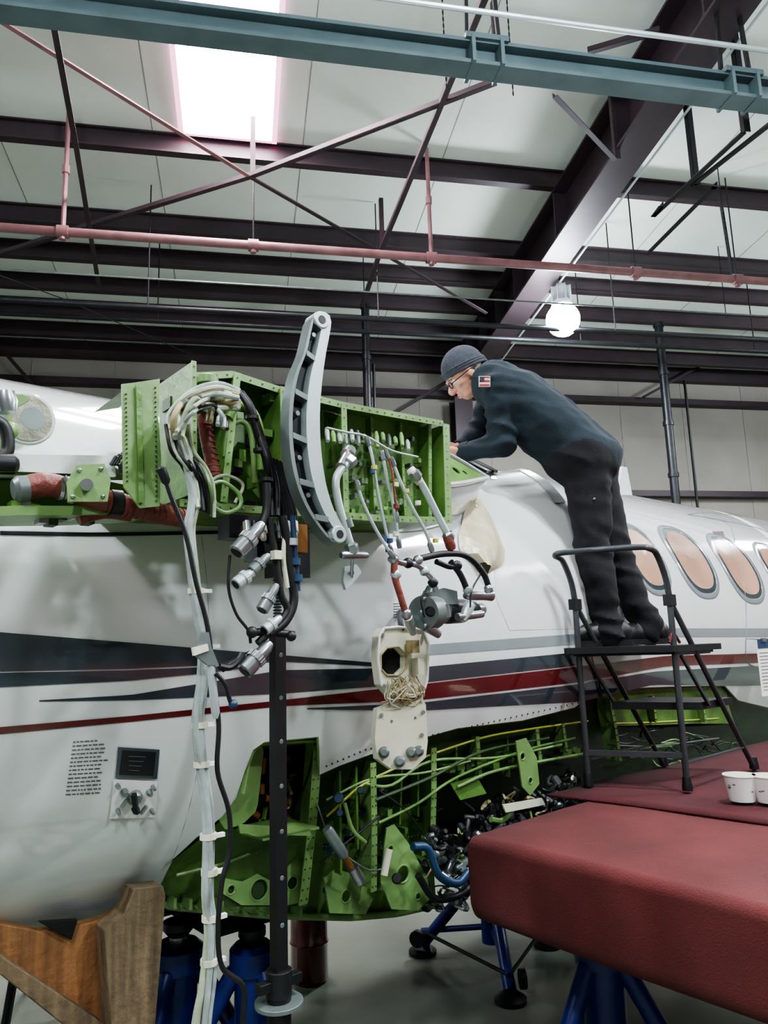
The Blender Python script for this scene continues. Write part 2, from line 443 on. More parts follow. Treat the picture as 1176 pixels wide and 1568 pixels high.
# inner pressure hull (starts forward of the open hatch bay)
sh = (PN(484, 1190, 2.05)-O).dot(AX)
rows = []
for i in range(56):
    s = sh+i*.075
    rows.append([FS(s, rad(-140+j*4), .9) for j in range(34)])
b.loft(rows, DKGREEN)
# stripes
skinpatch(b, [(-200, 950), (0, 968), (200, 984), (430, 1003), (640, 1020)], [(-200, 1030), (0, 1028), (200, 1024), (430, 1013), (640, 1023)], .0015, SLATE)
skinpatch(b, [(-200, 1032), (0, 1030), (200, 1026), (300, 1022), (400, 1018)], [(-200, 1062), (0, 1052), (200, 1042), (300, 1032), (400, 1020)], .0015, SLATE)
skinpatch(b, [(60, 1072), (200, 1064), (430, 1026), (640, 1022), (890, 998)], [(60, 1074), (200, 1072), (430, 1062), (640, 1046), (890, 1018)], .0015, SLATE)
skinpatch(b, [(-200, 1130), (0, 1113), (200, 1096), (430, 1072), (640, 1048), (890, 1020), (1020, 1004), (1176, 1000), (1300, 1000)],
          [(-200, 1142), (0, 1124), (200, 1105), (430, 1081), (640, 1072), (890, 1044), (1020, 1020), (1176, 1014), (1300, 1012)], .0015, REDP, 70)
skinpatch(b, [(470, 1084), (640, 1076), (890, 1047), (1000, 1028), (1176, 1018), (1300, 1016)], [(470, 1086), (640, 1088), (890, 1074), (1000, 1048), (1130, 1050), (1300, 1046)], .0015, SLATE)
skinpatch(b, [(640, 988), (890, 970), (1000, 962), (1176, 962)], [(640, 1004), (890, 986), (1000, 975), (1176, 975)], .0015, LGREY)
# wing-root fairing hump
Lc_ = [V((*ST(x, y), 0)) for x, y in ((742, 722), (748, 780), (752, 850), (760, 920), (780, 965))]
Rc_ = [V((*ST(x, y), 0)) for x, y in ((795, 728), (866, 798), (884, 850), (898, 920), (902, 962))]
Lc_, Rc_ = resamp(Lc_, 26), resamp(Rc_, 26)
rows = []
for k in range(13):
    t = k/12; rows.append([FS(*(Lc_[i].lerp(Rc_[i], t))[:2], R+.001+.05*t**1.6*math.sin(math.pi*min(1, .25+i/25*.75))) for i in range(26)])
rows.append([FS(*Rc_[i][:2], R-.002) for i in range(26)])
b.loft(rows, WHITE)
rows = []
for k in range(4):
    t = .84+k*.055; rows.append([FS(*(Lc_[i].lerp(Rc_[i], t))[:2], R+.004+.05*min(1, t)**1.6*math.sin(math.pi*min(1, .25+i/25*.75))) for i in range(0, 11)])
b.loft(rows, LGREY)
skinpatch(b, [(748, 722), (790, 722), (838, 746), (870, 790)], [(752, 734), (790, 736), (832, 760), (866, 802)], .004, LGREY, 20, 3)
skinpoly(b, [(800, 728), (850, 752), (872, 790), (880, 820), (866, 798), (838, 752)], .003, TEAL)
seam(b, [(902, 962), (905, 1000), (915, 1052)], .004, LGREY)
seam(b, [(470, 815), (650, 812), (720, 780)], .003)
seam(b, [(0, 816), (200, 818), (470, 812)], .006, DARKM)
for px in ([(1052, 788), (1110, 800), (1128, 850), (1142, 930), (1142, 1010), (1176, 1022)], [(1076, 792), (1150, 806), (1176, 815)]):
    seam(b, px, .0035)
seam(b, [(1052, 788), (1090, 786), (1176, 797)], .003)
skinpoly(b, [(1090, 814), (1106, 814), (1110, 822), (1094, 822)], .002, REDP, 1)
# windows
for (xa, xb, ya, yb) in ((956, 1023, 805, 912), (1027, 1096, 811, 917), (1102, 1165, 823, 925), (1172, 1228, 836, 932)):
    cx, cy = (xa+xb)/2, (ya+yb)/2
    s0, s1 = ST(xa, cy)[0], ST(xb, cy)[0]; t1, t0 = ST(cx, ya)[1], ST(cx, yb)[1]
    sc_, tc_ = (s0+s1)/2, (t0+t1)/2; ws, wt = (s1-s0)/2*.8, (t1-t0)/2
    def ring(k, r, n=40):
        out = []
        for i in range(n+1):
            q = 2*math.pi*i/n; e = .78
            cx_ = math.copysign(abs(math.cos(q))**e, math.cos(q)); sy_ = math.copysign(abs(math.sin(q))**e, math.sin(q))
            out.append(FS(sc_+ws*k*cx_, tc_+wt*k*sy_, r))
        return out
    b.loft([ring(1.0, R+.0015), ring(.97, R+.006), ring(.88, R+.006), ring(.86, R+.001)], LGREY)
    b.loft([ring(.87, R+.003), ring(.74, R+.0025)], SLATE)
    b.loft([ring(.76, R+.0035), ring(.4, R+.0035), ring(.01, R+.0035)], TANW)
# placards
random.seed(4)
for i in range(14):
    y = 1135+i*6.2; x0 = 112-i*.9; L = 52 if i > 0 else 40; x = 0
    while x < L*random.uniform(.85, 1):
        w = random.uniform(3, 9)
        skinpatch(b, [(x0+x, y-x*.06), (x0+x+w, y-(x+w)*.06)], [(x0+x, y+2-x*.06), (x0+x+w, y+2-(x+w)*.06)], .001, INK, 2, 1); x += w+1.5
for i in range(6):
    skinpatch(b, [(602, 924+i*4), (618, 923+i*4)], [(602, 925.5+i*4), (618, 924.5+i*4)], .001, INK, 2, 1)
skinpoly(b, [(180, 1143), (244, 1147), (240, 1192), (176, 1190)], .003, SLATE, 2)
skinpoly(b, [(187, 1148), (238, 1151), (234, 1187), (182, 1185)], .0045, GLASS, 2)
for i in range(4):
    skinpatch(b, [(196, 1156+i*7), (222-i*3, 1157+i*7)], [(196, 1157+i*7), (222-i*3, 1158+i*7)], .006, INK, 2, 1)
skinpoly(b, [(173, 1192), (241, 1195), (237, 1250), (167, 1252)], .004, PAPER, 2)
def fitting(x, y, r, m, h=.018):
    c = PC(x, y, R+.005); nrm = (c-(O+AX*(c-O).dot(AX)+AN*AD)).normalized()
    b.lathe(c-nrm*.004, c+nrm*h, [(0, r), (.6, r), (1, r*.7)], m, 14); return c, nrm
for (x, y, r) in ((206, 1220, .02), (190, 1212, .01), (228, 1212, .008), (180, 1240, .006), (232, 1240, .006), (180, 1202, .006), (234, 1204, .006)):
    fitting(x, y, r, GREYP if r > .009 else STEEL)
c, nr = fitting(207, 1238, .01, DARKM); b.beam(PC(205, 1216, R+.03), PC(209, 1244, R+.03), .012, .012, DARKM)
for (x, y) in ((186, 1236), (216, 1246)): b.tube([PC(x, y, R+.01), PC(x+9, y-12, R+.012)], .005, GREYP, 6)
# fins on top centreline, standing in for the far winglet
def fin(px, w, h, lean=.1):
    s = (PN(px, 770, 2.9)-O).dot(AX)
    b.plate([A3(s-w/2, 2.9, .93), A3(s+w/2, 2.9, .93), A3(s+w*.3+lean*.4, 2.9, .95+h), A3(s-w*.1-lean, 2.9, .95+h)], AN*.02, WHITE)
fin(958, .22, .26, -.02); fin(795, .12, .06, 0)
# draped cream masking film
Lf = resamp([V((*ST(x, y), 0)) for x, y in ((722, 752), (708, 790), (700, 820), (702, 846), (722, 864))], 18)
Rf = resamp([V((*ST(x, y), 0)) for x, y in ((724, 752), (748, 792), (772, 845), (768, 866), (745, 880))], 18)
rows = []
for k in range(15):
    t = k/14; rows.append([FS(*(Lf[i].lerp(Rf[i], t))[:2], R+.008+.045*math.sin(math.pi*t)*(i/17)+.012*noise.noise(V((t*5, i*.25, 1)))) for i in range(18)])
b.loft(rows, FILM)
fus = b.done()
# underside lower structure ----------------------------------------------------
b = B('wing_root_bay_structure')
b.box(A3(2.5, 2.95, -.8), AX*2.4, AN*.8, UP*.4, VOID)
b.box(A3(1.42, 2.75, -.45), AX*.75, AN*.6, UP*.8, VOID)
def gw(top, bot, p0, p1, m=GREEN, n=30, nv=5, bulge=.05):
    T, Bo = row(top, p0, n), row(bot, p1, n)
    rows = []
    for j in range(nv+1):
        t = j/nv; rows.append([T[i].lerp(Bo[i], t)+AN*(bulge*math.sin(math.pi*t)) for i in range(n)])
    b.loft(rows, m)
gw([(255, 1325), (300, 1290), (345, 1250), (366, 1262), (385, 1266), (480, 1268)], [(225, 1372), (262, 1388), (330, 1392), (400, 1398), (430, 1400), (470, 1402)], 2.16, 2.34)
gw([(478, 1150), (520, 1174), (575, 1152), (690, 1125)], [(465, 1400), (540, 1403), (610, 1398), (668, 1385)], 2.1, 2.36)
gw([(600, 1150), (700, 1120), (800, 1108), (880, 1090), (915, 1062)], [(640, 1265), (700, 1222), (780, 1205), (860, 1182), (930, 1165)], 2.1, 2.3)
gw([(915, 1058), (1000, 1054), (1060, 1052), (1112, 1052)], [(920, 1112), (1000, 1110), (1060, 1108), (1125, 1108)], 2.02, 2.05, GREEN, bulge=.01)
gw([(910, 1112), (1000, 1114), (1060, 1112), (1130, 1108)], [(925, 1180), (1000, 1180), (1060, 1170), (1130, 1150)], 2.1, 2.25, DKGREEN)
gw([(335, 1255), (362, 1224), (385, 1150), (400, 1140)], [(345, 1270), (372, 1262), (394, 1240), (404, 1150)], 2.1, 2.11, GREEN2, 14, bulge=0)
b.loft([row([(385, 1150), (404, 1140), (480, 1134)], 2.1, 12), row([(390, 1152), (408, 1146), (480, 1142)], 2.26, 12)], GREEN)
# bottom rolled flange
b.tube(row([(225, 1372), (262, 1388), (330, 1394), (420, 1402), (540, 1405), (610, 1399), (668, 1386)], 2.33, 30), .012, GREEN2, 8)
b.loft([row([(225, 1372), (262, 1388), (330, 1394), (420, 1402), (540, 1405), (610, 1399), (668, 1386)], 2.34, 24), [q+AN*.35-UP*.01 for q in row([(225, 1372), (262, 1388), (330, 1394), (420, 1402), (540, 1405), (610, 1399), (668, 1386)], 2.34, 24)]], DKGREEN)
b.tube([PN(x, y, 2.03) for x, y in ((372, 1215), (382, 1165), (395, 1142), (412, 1138), (484, 1134))], .006, GREEN2, 6, 4)
# ribs : L sections
def rib(pts, w, p=2.04, m=GREEN2, dep=.09, riv=True):
    P = [PN(x, y, p+i*.02) for i, (x, y) in enumerate(pts)]
    for a, c in zip(P, P[1:]):
        b.box((a+c)/2, AX*w, AN*.004, (c-a), m)
        b.box((a+c)/2+AX*(w/2)+AN*(dep/2), AX*.004, AN*dep, (c-a), m)
        if riv:
            for o in (-.3, .3): rivets(b, a-AN*.004+AX*w*o, c-AN*.004+AX*w*o, max(3, int((c-a).length/.03)), DKGREEN, .0028)
rib([(487, 1140), (478, 1260), (464, 1385)], .032)
rib([(571, 1168), (573, 1270), (572, 1365)], .024)
rib([(664, 1145), (664, 1215), (662, 1285)], .026)
rib([(731, 1128), (733, 1165), (736, 1192)], .02)
rib([(822, 1116), (828, 1170)], .02)
rib([(862, 1108), (868, 1150)], .016)
rib([(935, 1070), (945, 1130), (950, 1165)], .02, 2.0)
rib([(1000, 1066), (1004, 1106)], .014, 2.0)
rib([(1075, 1062), (1080, 1106)], .014, 2.0)
for pts in ([(520, 1180), (522, 1340)], [(545, 1172), (548, 1300)], [(616, 1160), (612, 1262)], [(640, 1150), (640, 1250)], [(698, 1130), (700, 1200)], [(776, 1118), (780, 1190)]):
    rib(pts, .008, 2.09, GREEN, .04, False)
# stringers / webs
for pts, m, r in (([(500, 1250), (575, 1190), (720, 1135), (800, 1118), (900, 1104)], YEL, .004), ([(560, 1200), (600, 1202), (660, 1165), (760, 1160), (860, 1140)], GREEN2, .005),
                  ([(500, 1225), (570, 1192), (650, 1183), (720, 1165)], GREEN2, .004), ([(930, 1108), (1000, 1106), (1100, 1100)], YEL, .004),
                  ([(700, 1205), (760, 1180), (860, 1160), (920, 1150)], GREEN2, .006), ([(925, 1140), (1000, 1142), (1100, 1130)], STEEL, .004),
                  ([(580, 1260), (640, 1230), (700, 1190), (800, 1150), (880, 1130)], GREEN, .005), ([(575, 1225), (660, 1190), (740, 1150), (840, 1130)], DKGREEN, .006),
                  ([(490, 1320), (530, 1290), (580, 1250)], BLACK, .004), ([(580, 1210), (620, 1240), (655, 1285)], BLACK, .003), ([(485, 1230), (510, 1290), (560, 1330), (590, 1330)], STEEL, .003)):
    b.tube([PN(x, y, 2.05) for x, y in pts], r, m, 8, 5)
for y0 in (1190, 1215, 1240, 1290, 1310):
    a, c = PN(580, y0, 2.12), PN(655, y0-14, 2.12); rivets(b, a, c, 16, DKGREEN, .0028)
    a, c = PN(492, y0+6, 2.11), PN(566, y0, 2.11); rivets(b, a, c, 16, DKGREEN, .0028)
for i in range(46):
    t = i/45; x = 500+t*385
    y = 1182-(x-500)*.42 if x < 560 else 1157-(x-560)*.222
    b.sph(PC(x, y-9, R+.0005), .0035, DARKM, n=6)
def web(px, holes, p, m=GREEN2, th=.006):
    b.plate([PN(x, y, p) for x, y in px], AN*th, m, [circ(PN(x, y, p), AX, UP, r) for x, y, r in holes])
    for x, y, r in holes:
        c = PN(x, y, p); P = circ(c, AX, UP, r*1.04, 18); b.tube(P+[P[0]], .003, m, 6)
web([(366, 1262), (475, 1268), (476, 1280), (368, 1276)], [], 2.0)
b.box(PN(420, 1268, 2.1), AX*.2, AN*.2, UP*.006, GREEN2)
web([(338, 1366), (345, 1345), (372, 1350), (395, 1338), (420, 1352), (455, 1310), (470, 1318), (470, 1380), (440, 1386), (370, 1386)], [(354, 1362, .013), (397, 1362, .03), (448, 1352, .02)], 2.12)
b.plate([PN(x, y, 2.13) for x, y in ((345, 1350), (470, 1330), (470, 1388), (345, 1388))], AN*.004, DKGREEN)
web([(592, 1268), (604, 1262), (625, 1290), (655, 1345), (660, 1375), (640, 1394), (600, 1392), (583, 1350)], [(617, 1338, .028), (598, 1300, .012), (640, 1372, .012)], 2.1)
web([(496, 1345), (515, 1330), (560, 1345), (575, 1370), (560, 1400), (505, 1398)], [(530, 1372, .02)], 2.16)
web([(790, 1135), (806, 1130), (822, 1160), (826, 1200), (812, 1218), (800, 1205)], [(800, 1158, .014), (812, 1195, .012)], 2.0, GREEN2)
web([(690, 1200), (730, 1188), (745, 1215), (705, 1225)], [], 2.06, GREEN)
web([(770, 1232), (830, 1222), (835, 1232), (775, 1244)], [], 1.98, CREAM)
b.lathe(PN(500, 1268, 2.0), PN(528, 1312, 2.0), [(0, .014), (.1, .018), (.9, .018), (1, .012)], GREYP)
b.tube([PN(528, 1312, 2.0), PN(545, 1342, 2.02)], .011, COPPER, 12)
b.lathe(PN(540, 1328, 2.0), PN(552, 1350, 2.0), [(0, .018), (1, .018)], STEEL)
b.tube([PN(596, 1300, 2.0), PN(588, 1340, 2.0)], .012, CREAM, 12)
for (x, y, r) in ((518, 1222, .018), (520, 1245, .012), (608, 1345, .018), (552, 1210, .012)):
    b.lathe(PN(x, y, 1.98), PN(x, y, 2.04), [(0, r*.7), (.2, r), (1, r)], BLUEH if y < 1300 else DARKM, 14)
# hatch cavity contents
for a, c in (((400, 1200), (400, 1215)), ((405, 1222), (440, 1228)), ((430, 1165), (442, 1160)), ((402, 1185), (404, 1160)), ((450, 1200), (466, 1196)), ((380, 1240), (395, 1250))):
    b.tube([PN(a[0], a[1], 2.2), PN(c[0], c[1], 2.2)], .012, COPPER, 10)
random.seed(31)
for k in range(26):
    x = random.uniform(392, 470); y = random.uniform(1150, 1240); P = [PN(x, y, 2.3)]
    for i in range(3): x += random.uniform(-14, 14); y += random.uniform(-4, 34); P.append(PN(min(max(x, 385), 474), min(y, 1256), 2.24+random.uniform(-.04, .04)))
    b.tube(P, random.choice([.003, .005, .008]), random.choice([GREEN, BLACK, TAN, DKGREEN, DARKM, COPPER]), 6, 4)
for k in range(10):
    c = PN(random.uniform(395, 465), random.uniform(1165, 1245), 2.26); b.box(c, AX*random.uniform(.02, .05), AN*.03, UP*random.uniform(.02, .05), random.choice([DKGREEN, DARKM, COPPER, GREYP]))
b.tube([PN(x, y, 1.99) for x, y in ((528, 1230), (540, 1270), (560, 1290))], .006, GREEN2, 8, 4)
for k in range(50):
    x = random.uniform(495, 655); y = random.uniform(1195, 1385)
    c = PN(x, y, 2.12+.1*(y-1195)/190); q = random.random()
    if q < .5: b.box(c, AX*random.uniform(.01, .03), AN*.05, UP*random.uniform(.01, .03), random.choice([GREEN2, GREEN, DKGREEN, STEEL]))
    else: b.lathe(c-AN*.04, c, [(0, .006), (.4, .01), (1, .012)], random.choice([STEEL, DARKM, GREEN2, BLUEH]), 10)
for k in range(26):
    x = random.uniform(680, 880); y = random.uniform(1140, 1160)+(880-x)*.12
    c = PN(x, y, 2.1); b.box(c, AX*random.uniform(.01, .04), AN*.06, UP*random.uniform(.01, .03), random.choice([GREEN2, GREEN, DKGREEN]))
for k in range(9):
    x = 262+k*24; b.box(PN(x, 1380+k*1.5, 2.3), AX*.01, AN*.06, UP*.03, GREEN2)
b.tube([PN(x, y, 2.2) for x, y in ((270, 1340), (310, 1330), (350, 1320), (400, 1300))], .005, GREEN2, 6, 4)
b.done()
# wiring in the wheel bay
b = B('wheel_bay_wiring_and_hoses')
random.seed(11)
cols = [BLACK, BLACK, BLACK, DARKM, DARKM, STEEL, BLACK, TAN, GREEN2, GREYP]
for k in range(150):
    x = random.uniform(650, 880); lo = 1392-max(0, (x-690))*.9; hi = 1262-(x-650)*.36
    y = random.uniform(hi, max(hi+10, lo)); L = random.uniform(20, 60); p = random.uniform(2.0, 2.25)
    P = [PN(x, y, p)]
    for i in range(3):
        x += random.uniform(-.6, .7)*L*.5; y += random.uniform(-.6, .6)*L*.5; P.append(PN(max(650, min(x, 890)), min(max(y, hi-8), 1392), p+random.uniform(-.03, .03)))
    b.tube(P, random.choice([.003, .004, .005, .008, .011]), random.choice(cols), 7, 5)
for k in range(50):
    x = random.uniform(660, 860); lo = 1380-max(0, (x-690))*.9; hi = 1275-(x-650)*.36; y = random.uniform(hi, max(hi+8, lo))
    a = PN(x, y, 2.05); d = V((random.uniform(-1, 1), random.uniform(-1, 1), random.uniform(-1, 1))).normalized()*.04
    b.lathe(a-d, a+d, [(0, .01), (.1, .018), (.45, .018), (.5, .012), (.9, .012), (1, .008)], random.choice([DARKM, STEEL, BLACK, GREYP, DARKM]), 12)
b.tube([PN(x, y, 1.97) for x, y in ((632, 1296), (655, 1300), (672, 1340), (700, 1352), (718, 1335))], .014, BLUEH, 12, 6)
b.tube([PN(x, y, 1.99) for x, y in ((640, 1340), (665, 1375), (700, 1372), (725, 1355))], .012, BLACK, 12, 6)
for k in range(40):
    x = random.uniform(930, 1130); y = random.uniform(1120, 1165)
    b.tube([PN(x, y, 2.08), PN(x+random.uniform(5, 25), y+random.uniform(-12, 12), 2.06), PN(x+random.uniform(20, 50), y+random.uniform(-10, 14), 2.1)], .004, random.choice([BLACK, DARKM, DARKM, GREEN2, DKGREEN]), 6, 4)
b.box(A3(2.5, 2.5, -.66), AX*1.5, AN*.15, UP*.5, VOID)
b.done()
# ------------------------------------------------------------------ ENGINE PYLON
b = B('engine_pylon_structure')
def loop(px, p): return [PN(x, y, p) for x, y in px]
mainpx = [(245, 588), (330, 584), (400, 606), (430, 616), (495, 628), (648, 655), (652, 700), (654, 800), (560, 798), (470, 792), (330, 785), (245, 775)]
b.plate(loop(mainpx, 1.82), AN*.006, GREEN2, [circ(PN(336, 664, 1.82), AX, UP, .03, 20)])
b.plate(loop([(187, 588), (205, 586), (245, 580), (243, 640), (247, 700), (245, 775), (215, 778), (190, 745), (188, 660)], 1.56), AN*.006, GREEN2)
rivets(b, PN(193, 600, 1.557), PN(195, 740, 1.557), 20, DKGREEN, .0025); rivets(b, PN(238, 590, 1.557), PN(240, 770, 1.557), 24, DKGREEN, .0025)
b.beam(PN(212, 590, 1.555), PN(216, 770, 1.555), .012, .004, GREEN, AN)
b.loft([loop([(205, 586), (245, 580)], 1.56), [PN(205, 586, 1.56)+AN*.26, PN(245, 580, 1.56)+AN*.26]], GREEN2)
for px, w in (([(245, 588), (330, 584), (400, 606), (495, 628), (648, 655)], .1), ([(245, 775), (330, 783), (470, 792), (560, 798), (654, 800)], .12)):
    T = loop(px, 1.82); b.loft([T, [q-AN*w for q in T]], GREEN); b.loft([[q-AN*w for q in T], [q-AN*w-UP*.02 for q in T]], GREEN2)
    for a, c in zip(T, T[1:]): rivets(b, a-AN*(w+.002)-UP*.01, c-AN*(w+.002)-UP*.01, max(2, int((c-a).length/.03)), STEEL)
for xt, yt, xb_, yb, dep, w in ((246, 588, 246, 775, .2, .012), (332, 590, 310, 780, .12, .02), (400, 610, 402, 785, .12, .02), (497, 632, 500, 792, .1, .02), (560, 642, 566, 795, .03, .01), (605, 650, 612, 797, .03, .01), (640, 656, 640, 798, .06, .014), (652, 660, 655, 800, .1, .03)):
    a, c = PN(xt, yt, 1.82), PN(xb_, yb, 1.82)
    b.box((a+c)/2-AN*(dep/2), AX*.004, AN*dep, c-a, GREEN); b.box((a+c)/2-AN*dep, AX*w, AN*.004, c-a, GREEN2)
    rivets(b, a-AN*(dep+.003), c-AN*(dep+.003), 12, STEEL, .0025)
for k in range(6):
    y = 668+k*21; a, c = PN(500, y, 1.81), PN(650, y+10, 1.81); rivets(b, a, c, 24, STEEL, .0022)
T = loop([(262, 596), (330, 592), (495, 634), (650, 662)], 1.83); b.loft([T, [q+AN*.25 for q in T]], GREEN2)
T = loop([(190, 775), (330, 783), (495, 790), (654, 798)], 1.83); b.loft([T, [q+AN*.3-UP*.02 for q in T]], GREEN)
T = loop([(-120, 735), (0, 735), (90, 738), (200, 760)], 1.78); Bt = loop([(-120, 812), (0, 806), (90, 805), (200, 800)], 1.8)
b.loft([T, Bt], GREEN); b.loft([T, [q-AN*.1 for q in T]], GREEN2); b.loft([Bt, [q-AN*.17 for q in Bt], [q-AN*.17+UP*.02 for q in Bt]], GREEN2)
b.plate(loop([(-120, 712), (0, 712), (170, 712), (188, 722), (188, 735), (-120, 735)], 1.76), AN*.004, DKGREEN)
b.beam(PN(-120, 713, 1.72), PN(175, 714, 1.72), .01, .05, WHITE, UP)
b.plate(loop([(103, 738), (118, 712), (160, 710), (170, 735), (165, 768), (105, 768)], 1.56), AN*.006, GREEN2, [circ(PN(133, 742, 1.56), AX, UP, .012)])
b.lathe(PN(133, 742, 1.54), PN(133, 742, 1.58), [(0, .013), (1, .013)], STEEL, 14)
for (x, y) in ((112, 760), (122, 720), (155, 718), (158, 760)): b.sph(PN(x, y, 1.558), .005, STEEL, n=8)
random.seed(3)
for k in range(34):
    x = random.uniform(505, 640); y = random.uniform(670, 785); c = PN(x, y, 1.79)
    b.box(c, AX*random.uniform(.008, .02), AN*.03, UP*random.uniform(.008, .018), random.choice([GREEN2, GREEN, STEEL]))
for k in range(40):
    x = random.uniform(255, 480); y = random.uniform(600, 775); c = PN(x, y, 1.77)
    if abs(x-336) < 20 and abs(y-664) < 26: continue
    b.box(c, AX*random.uniform(.01, .035), AN*.05, UP*random.uniform(.01, .04), random.choice([GREEN2, GREEN, DKGREEN, DARKM]))
for k in range(12):
    x = -20+k*14; c = PN(x, random.uniform(772, 800), 1.7); b.box(c, AX*.02, AN*.04, UP*.02, random.choice([GREEN, DKGREEN, STEEL]))
b.lathe(PN(318, 592, 1.68), PN(318, 574, 1.68), [(0, .022), (.2, .028), (.8, .028), (1, .015)], GREEN2)
b.tube([PN(x, y, 1.7) for x, y in ((350, 640), (362, 620), (385, 628), (398, 660), (400, 720))], .012, GREEN, 10, 5)
b.tube([PN(x, y, 1.72) for x, y in ((345, 700), (350, 660), (368, 645), (385, 665), (390, 740))], .008, GREEN2, 10, 5)
Pa, Pb_, Pc = PN(650, 678, 2.1), PN(747, 732, 2.05), PN(656, 742, 1.86)
ctr = [Pa.lerp(Pb_, t).lerp(Pc.lerp(Pb_, t), .52) for t in (.12, .3, .46, .6)]
ex = (Pb_-Pa).normalized(); nn = (Pb_-Pa).cross(Pc-Pa).normalized(); ey = nn.cross(ex)
b.plate([Pa, Pb_, Pc], nn*.006, GREEN, [circ(c, ex, ey, r, 14) for c, r in zip(ctr, (.028, .024, .02, .013))])
b.plate([Pa+nn*.02, Pb_+nn*.02, Pc+nn*.02], nn*.004, DKGREEN)
b.tube([Pa, PN(700, 703, 2.08), Pb_], .01, LGREY, 8, 4); b.tube([Pb_, PN(700, 741, 1.93), Pc], .01, WHITE, 8, 4)
b.loft([resamp([Pc, PN(700, 741, 1.93), Pb_], 8), resamp([PN(656, 775, 1.9), PN(700, 768, 1.96), PN(735, 748, 2.02)], 8), resamp([PC(658, 805, R), PC(700, 795, R), PC(730, 765, R)], 8)], WHITE)
b.done(solid=0)
# round inlet opening on the left edge
b = B('air_inlet_duct')
c = PN(40, 642, 1.97)
inn = mat('inlet_inner_lining', (142, 142, 124), .5, 0, .3, 14, .4, 40)
b.lathe(c-AN*.012, c+AN*.10, [(0, .066), (.05, .07), (1, .06)], WHITE, 30)
b.lathe(c-AN*.014, c-AN*.01, [(0, .06), (1, .06)], inn, 30)
b.lathe(c-AN*.0145+AX*.012, c-AN*.0142+AX*.012, [(0, .03), (1, .03)], GREYP, 30)
b.plate([PN(x, y, 1.86) for x, y in ((-60, 602), (36, 604), (46, 612), (20, 628), (14, 700), (-60, 700))], AN*.02, GREEN2)
b.plate([PN(x, y, 1.84) for x, y in ((-60, 600), (0, 600), (10, 640), (-4, 680), (-60, 690))], AN*.012, GREYP)
b.tube([PN(x, y, 1.76) for x, y in ((-40, 640), (4, 650), (12, 690), (-10, 706))], .014, BLACK, 10, 5)
b.lathe(PN(-10, 710, 1.7), PN(28, 712, 1.7), [(0, .022), (.8, .022), (1, .014)], DARKM)
b.lathe(PN(8, 600, 1.78), PN(12, 632, 1.78), [(0, .02), (.5, .025), (1, .02)], STEEL)
b.sph(PN(14, 660, 1.78), .022, GREEN2)
b.done()
# red hoses
b = B('red_bleed_air_hose')
b.tube([PN(x, y, 1.63) for x, y in ((35, 748), (70, 742), (105, 750), (150, 765), (200, 775), (245, 788), (285, 796))], [.026, .026, .024, .024, .024, .023, .02], REDH, 16, 8)
for k in range(16):
    t = k/15; x = 165+t*115; y = 768+t*26; a = PN(x, y, 1.63); b.tube([a-AX*.003, a+AX*.003], .027-.004*t, REDH, 16)
b.lathe(PN(20, 750, 1.63), PN(42, 748, 1.63), [(0, .02), (.3, .028), (1, .028)], GREYP)
for x in (92, 100): a = PN(x, 748, 1.63); b.tube([a-AX*.004, a+AX*.004], .027, STEEL, 16)
b.tube([PN(x, y, 1.6) for x, y in ((98, 730), (110, 748), (108, 770))], .007, STEEL, 8, 4)
a = PN(176, 770, 1.63); b.tube([a-AX*.012, a+AX*.012], .03, DARKM, 16)
b.tube([PN(x, y, 1.66) for x, y in ((120, 795), (160, 785), (200, 790))], .014, REDH, 12, 5)
b.tube([PN(x, y, 1.55) for x, y in ((312, 635), (315, 665), (322, 700), (330, 728))], .015, REDH, 14, 6)
for k in range(9):
    a = PN(314+k*1.8, 650+k*9, 1.55); b.tube([a-UP*.002, a+UP*.002], .017, REDH, 14)
b.done()
# wiring bundle at pylon top
b = B('pylon_wiring_bundle')
random.seed(5)
for k in range(8):
    o = k*4.4
    b.tube([PN(x, y, 1.5+random.uniform(-.05, .05)) for x, y in ((262+o*.5, 670), (258+o*.9, 640), (272+o, 618-o*.3), (300+o*.5, 596+o*1.0), (335, 588+o*1.2), (366, 598+o*.9))], .0066, random.choice([CABLE, CABLE2, CABLE2, TAN]), 8, 7)
for k in range(7):
    o = k*5
    b.tube([PN(x, y, 1.47+random.uniform(-.04, .04)) for x, y in ((270, 662), (285+o*.5, 642-o*.5), (298+o, 622), (322+o*.8, 612+o), (318+o, 645+o*.4))], .0045, random.choice([CABLE2, TAN, CABLE, DARKM]), 8, 7)
for k in range(8):
    o = k*5
    b.tube([PN(x, y, 1.5+random.uniform(-.03, .03)) for x, y in ((254+o, 650), (262+o, 690), (280+o, 715), (292+o, 745), (300+o*.8, 775+o*.5))], .0042, random.choice([CABLE2, BLACK, GREEN2, DARKM]), 8, 6)
for k in range(6):
    o = k*3.4
    b.tube([PN(x, y, 1.48+random.uniform(-.02, .02)) for x, y in ((365+o*.3, 600), (380+o*.4, 625), (392+o*.5, 665), (404+o*.5, 700), (410+o*.8, 740), (408+o, 790))], .006, BLACK, 8, 6)
for (x, y) in ((386, 640), (398, 690), (408, 735), (270, 655), (298, 606), (345, 604)):
    a = PN(x, y, 1.48); b.tube([a-UP*.004, a+UP*.004], .016, CREAM if x < 360 else BLACK, 14)
b.tube([PN(x, y, 1.52) for x, y in ((318, 745), (340, 738), (365, 755), (368, 775), (345, 785), (322, 770), (318, 745))], .005, GREEN2, 8, 6)
b.tube([PN(x, y, 1.53) for x, y in ((330, 770), (322, 740), (345, 728), (372, 742), (360, 770))], .004, CABLE2, 8, 6)
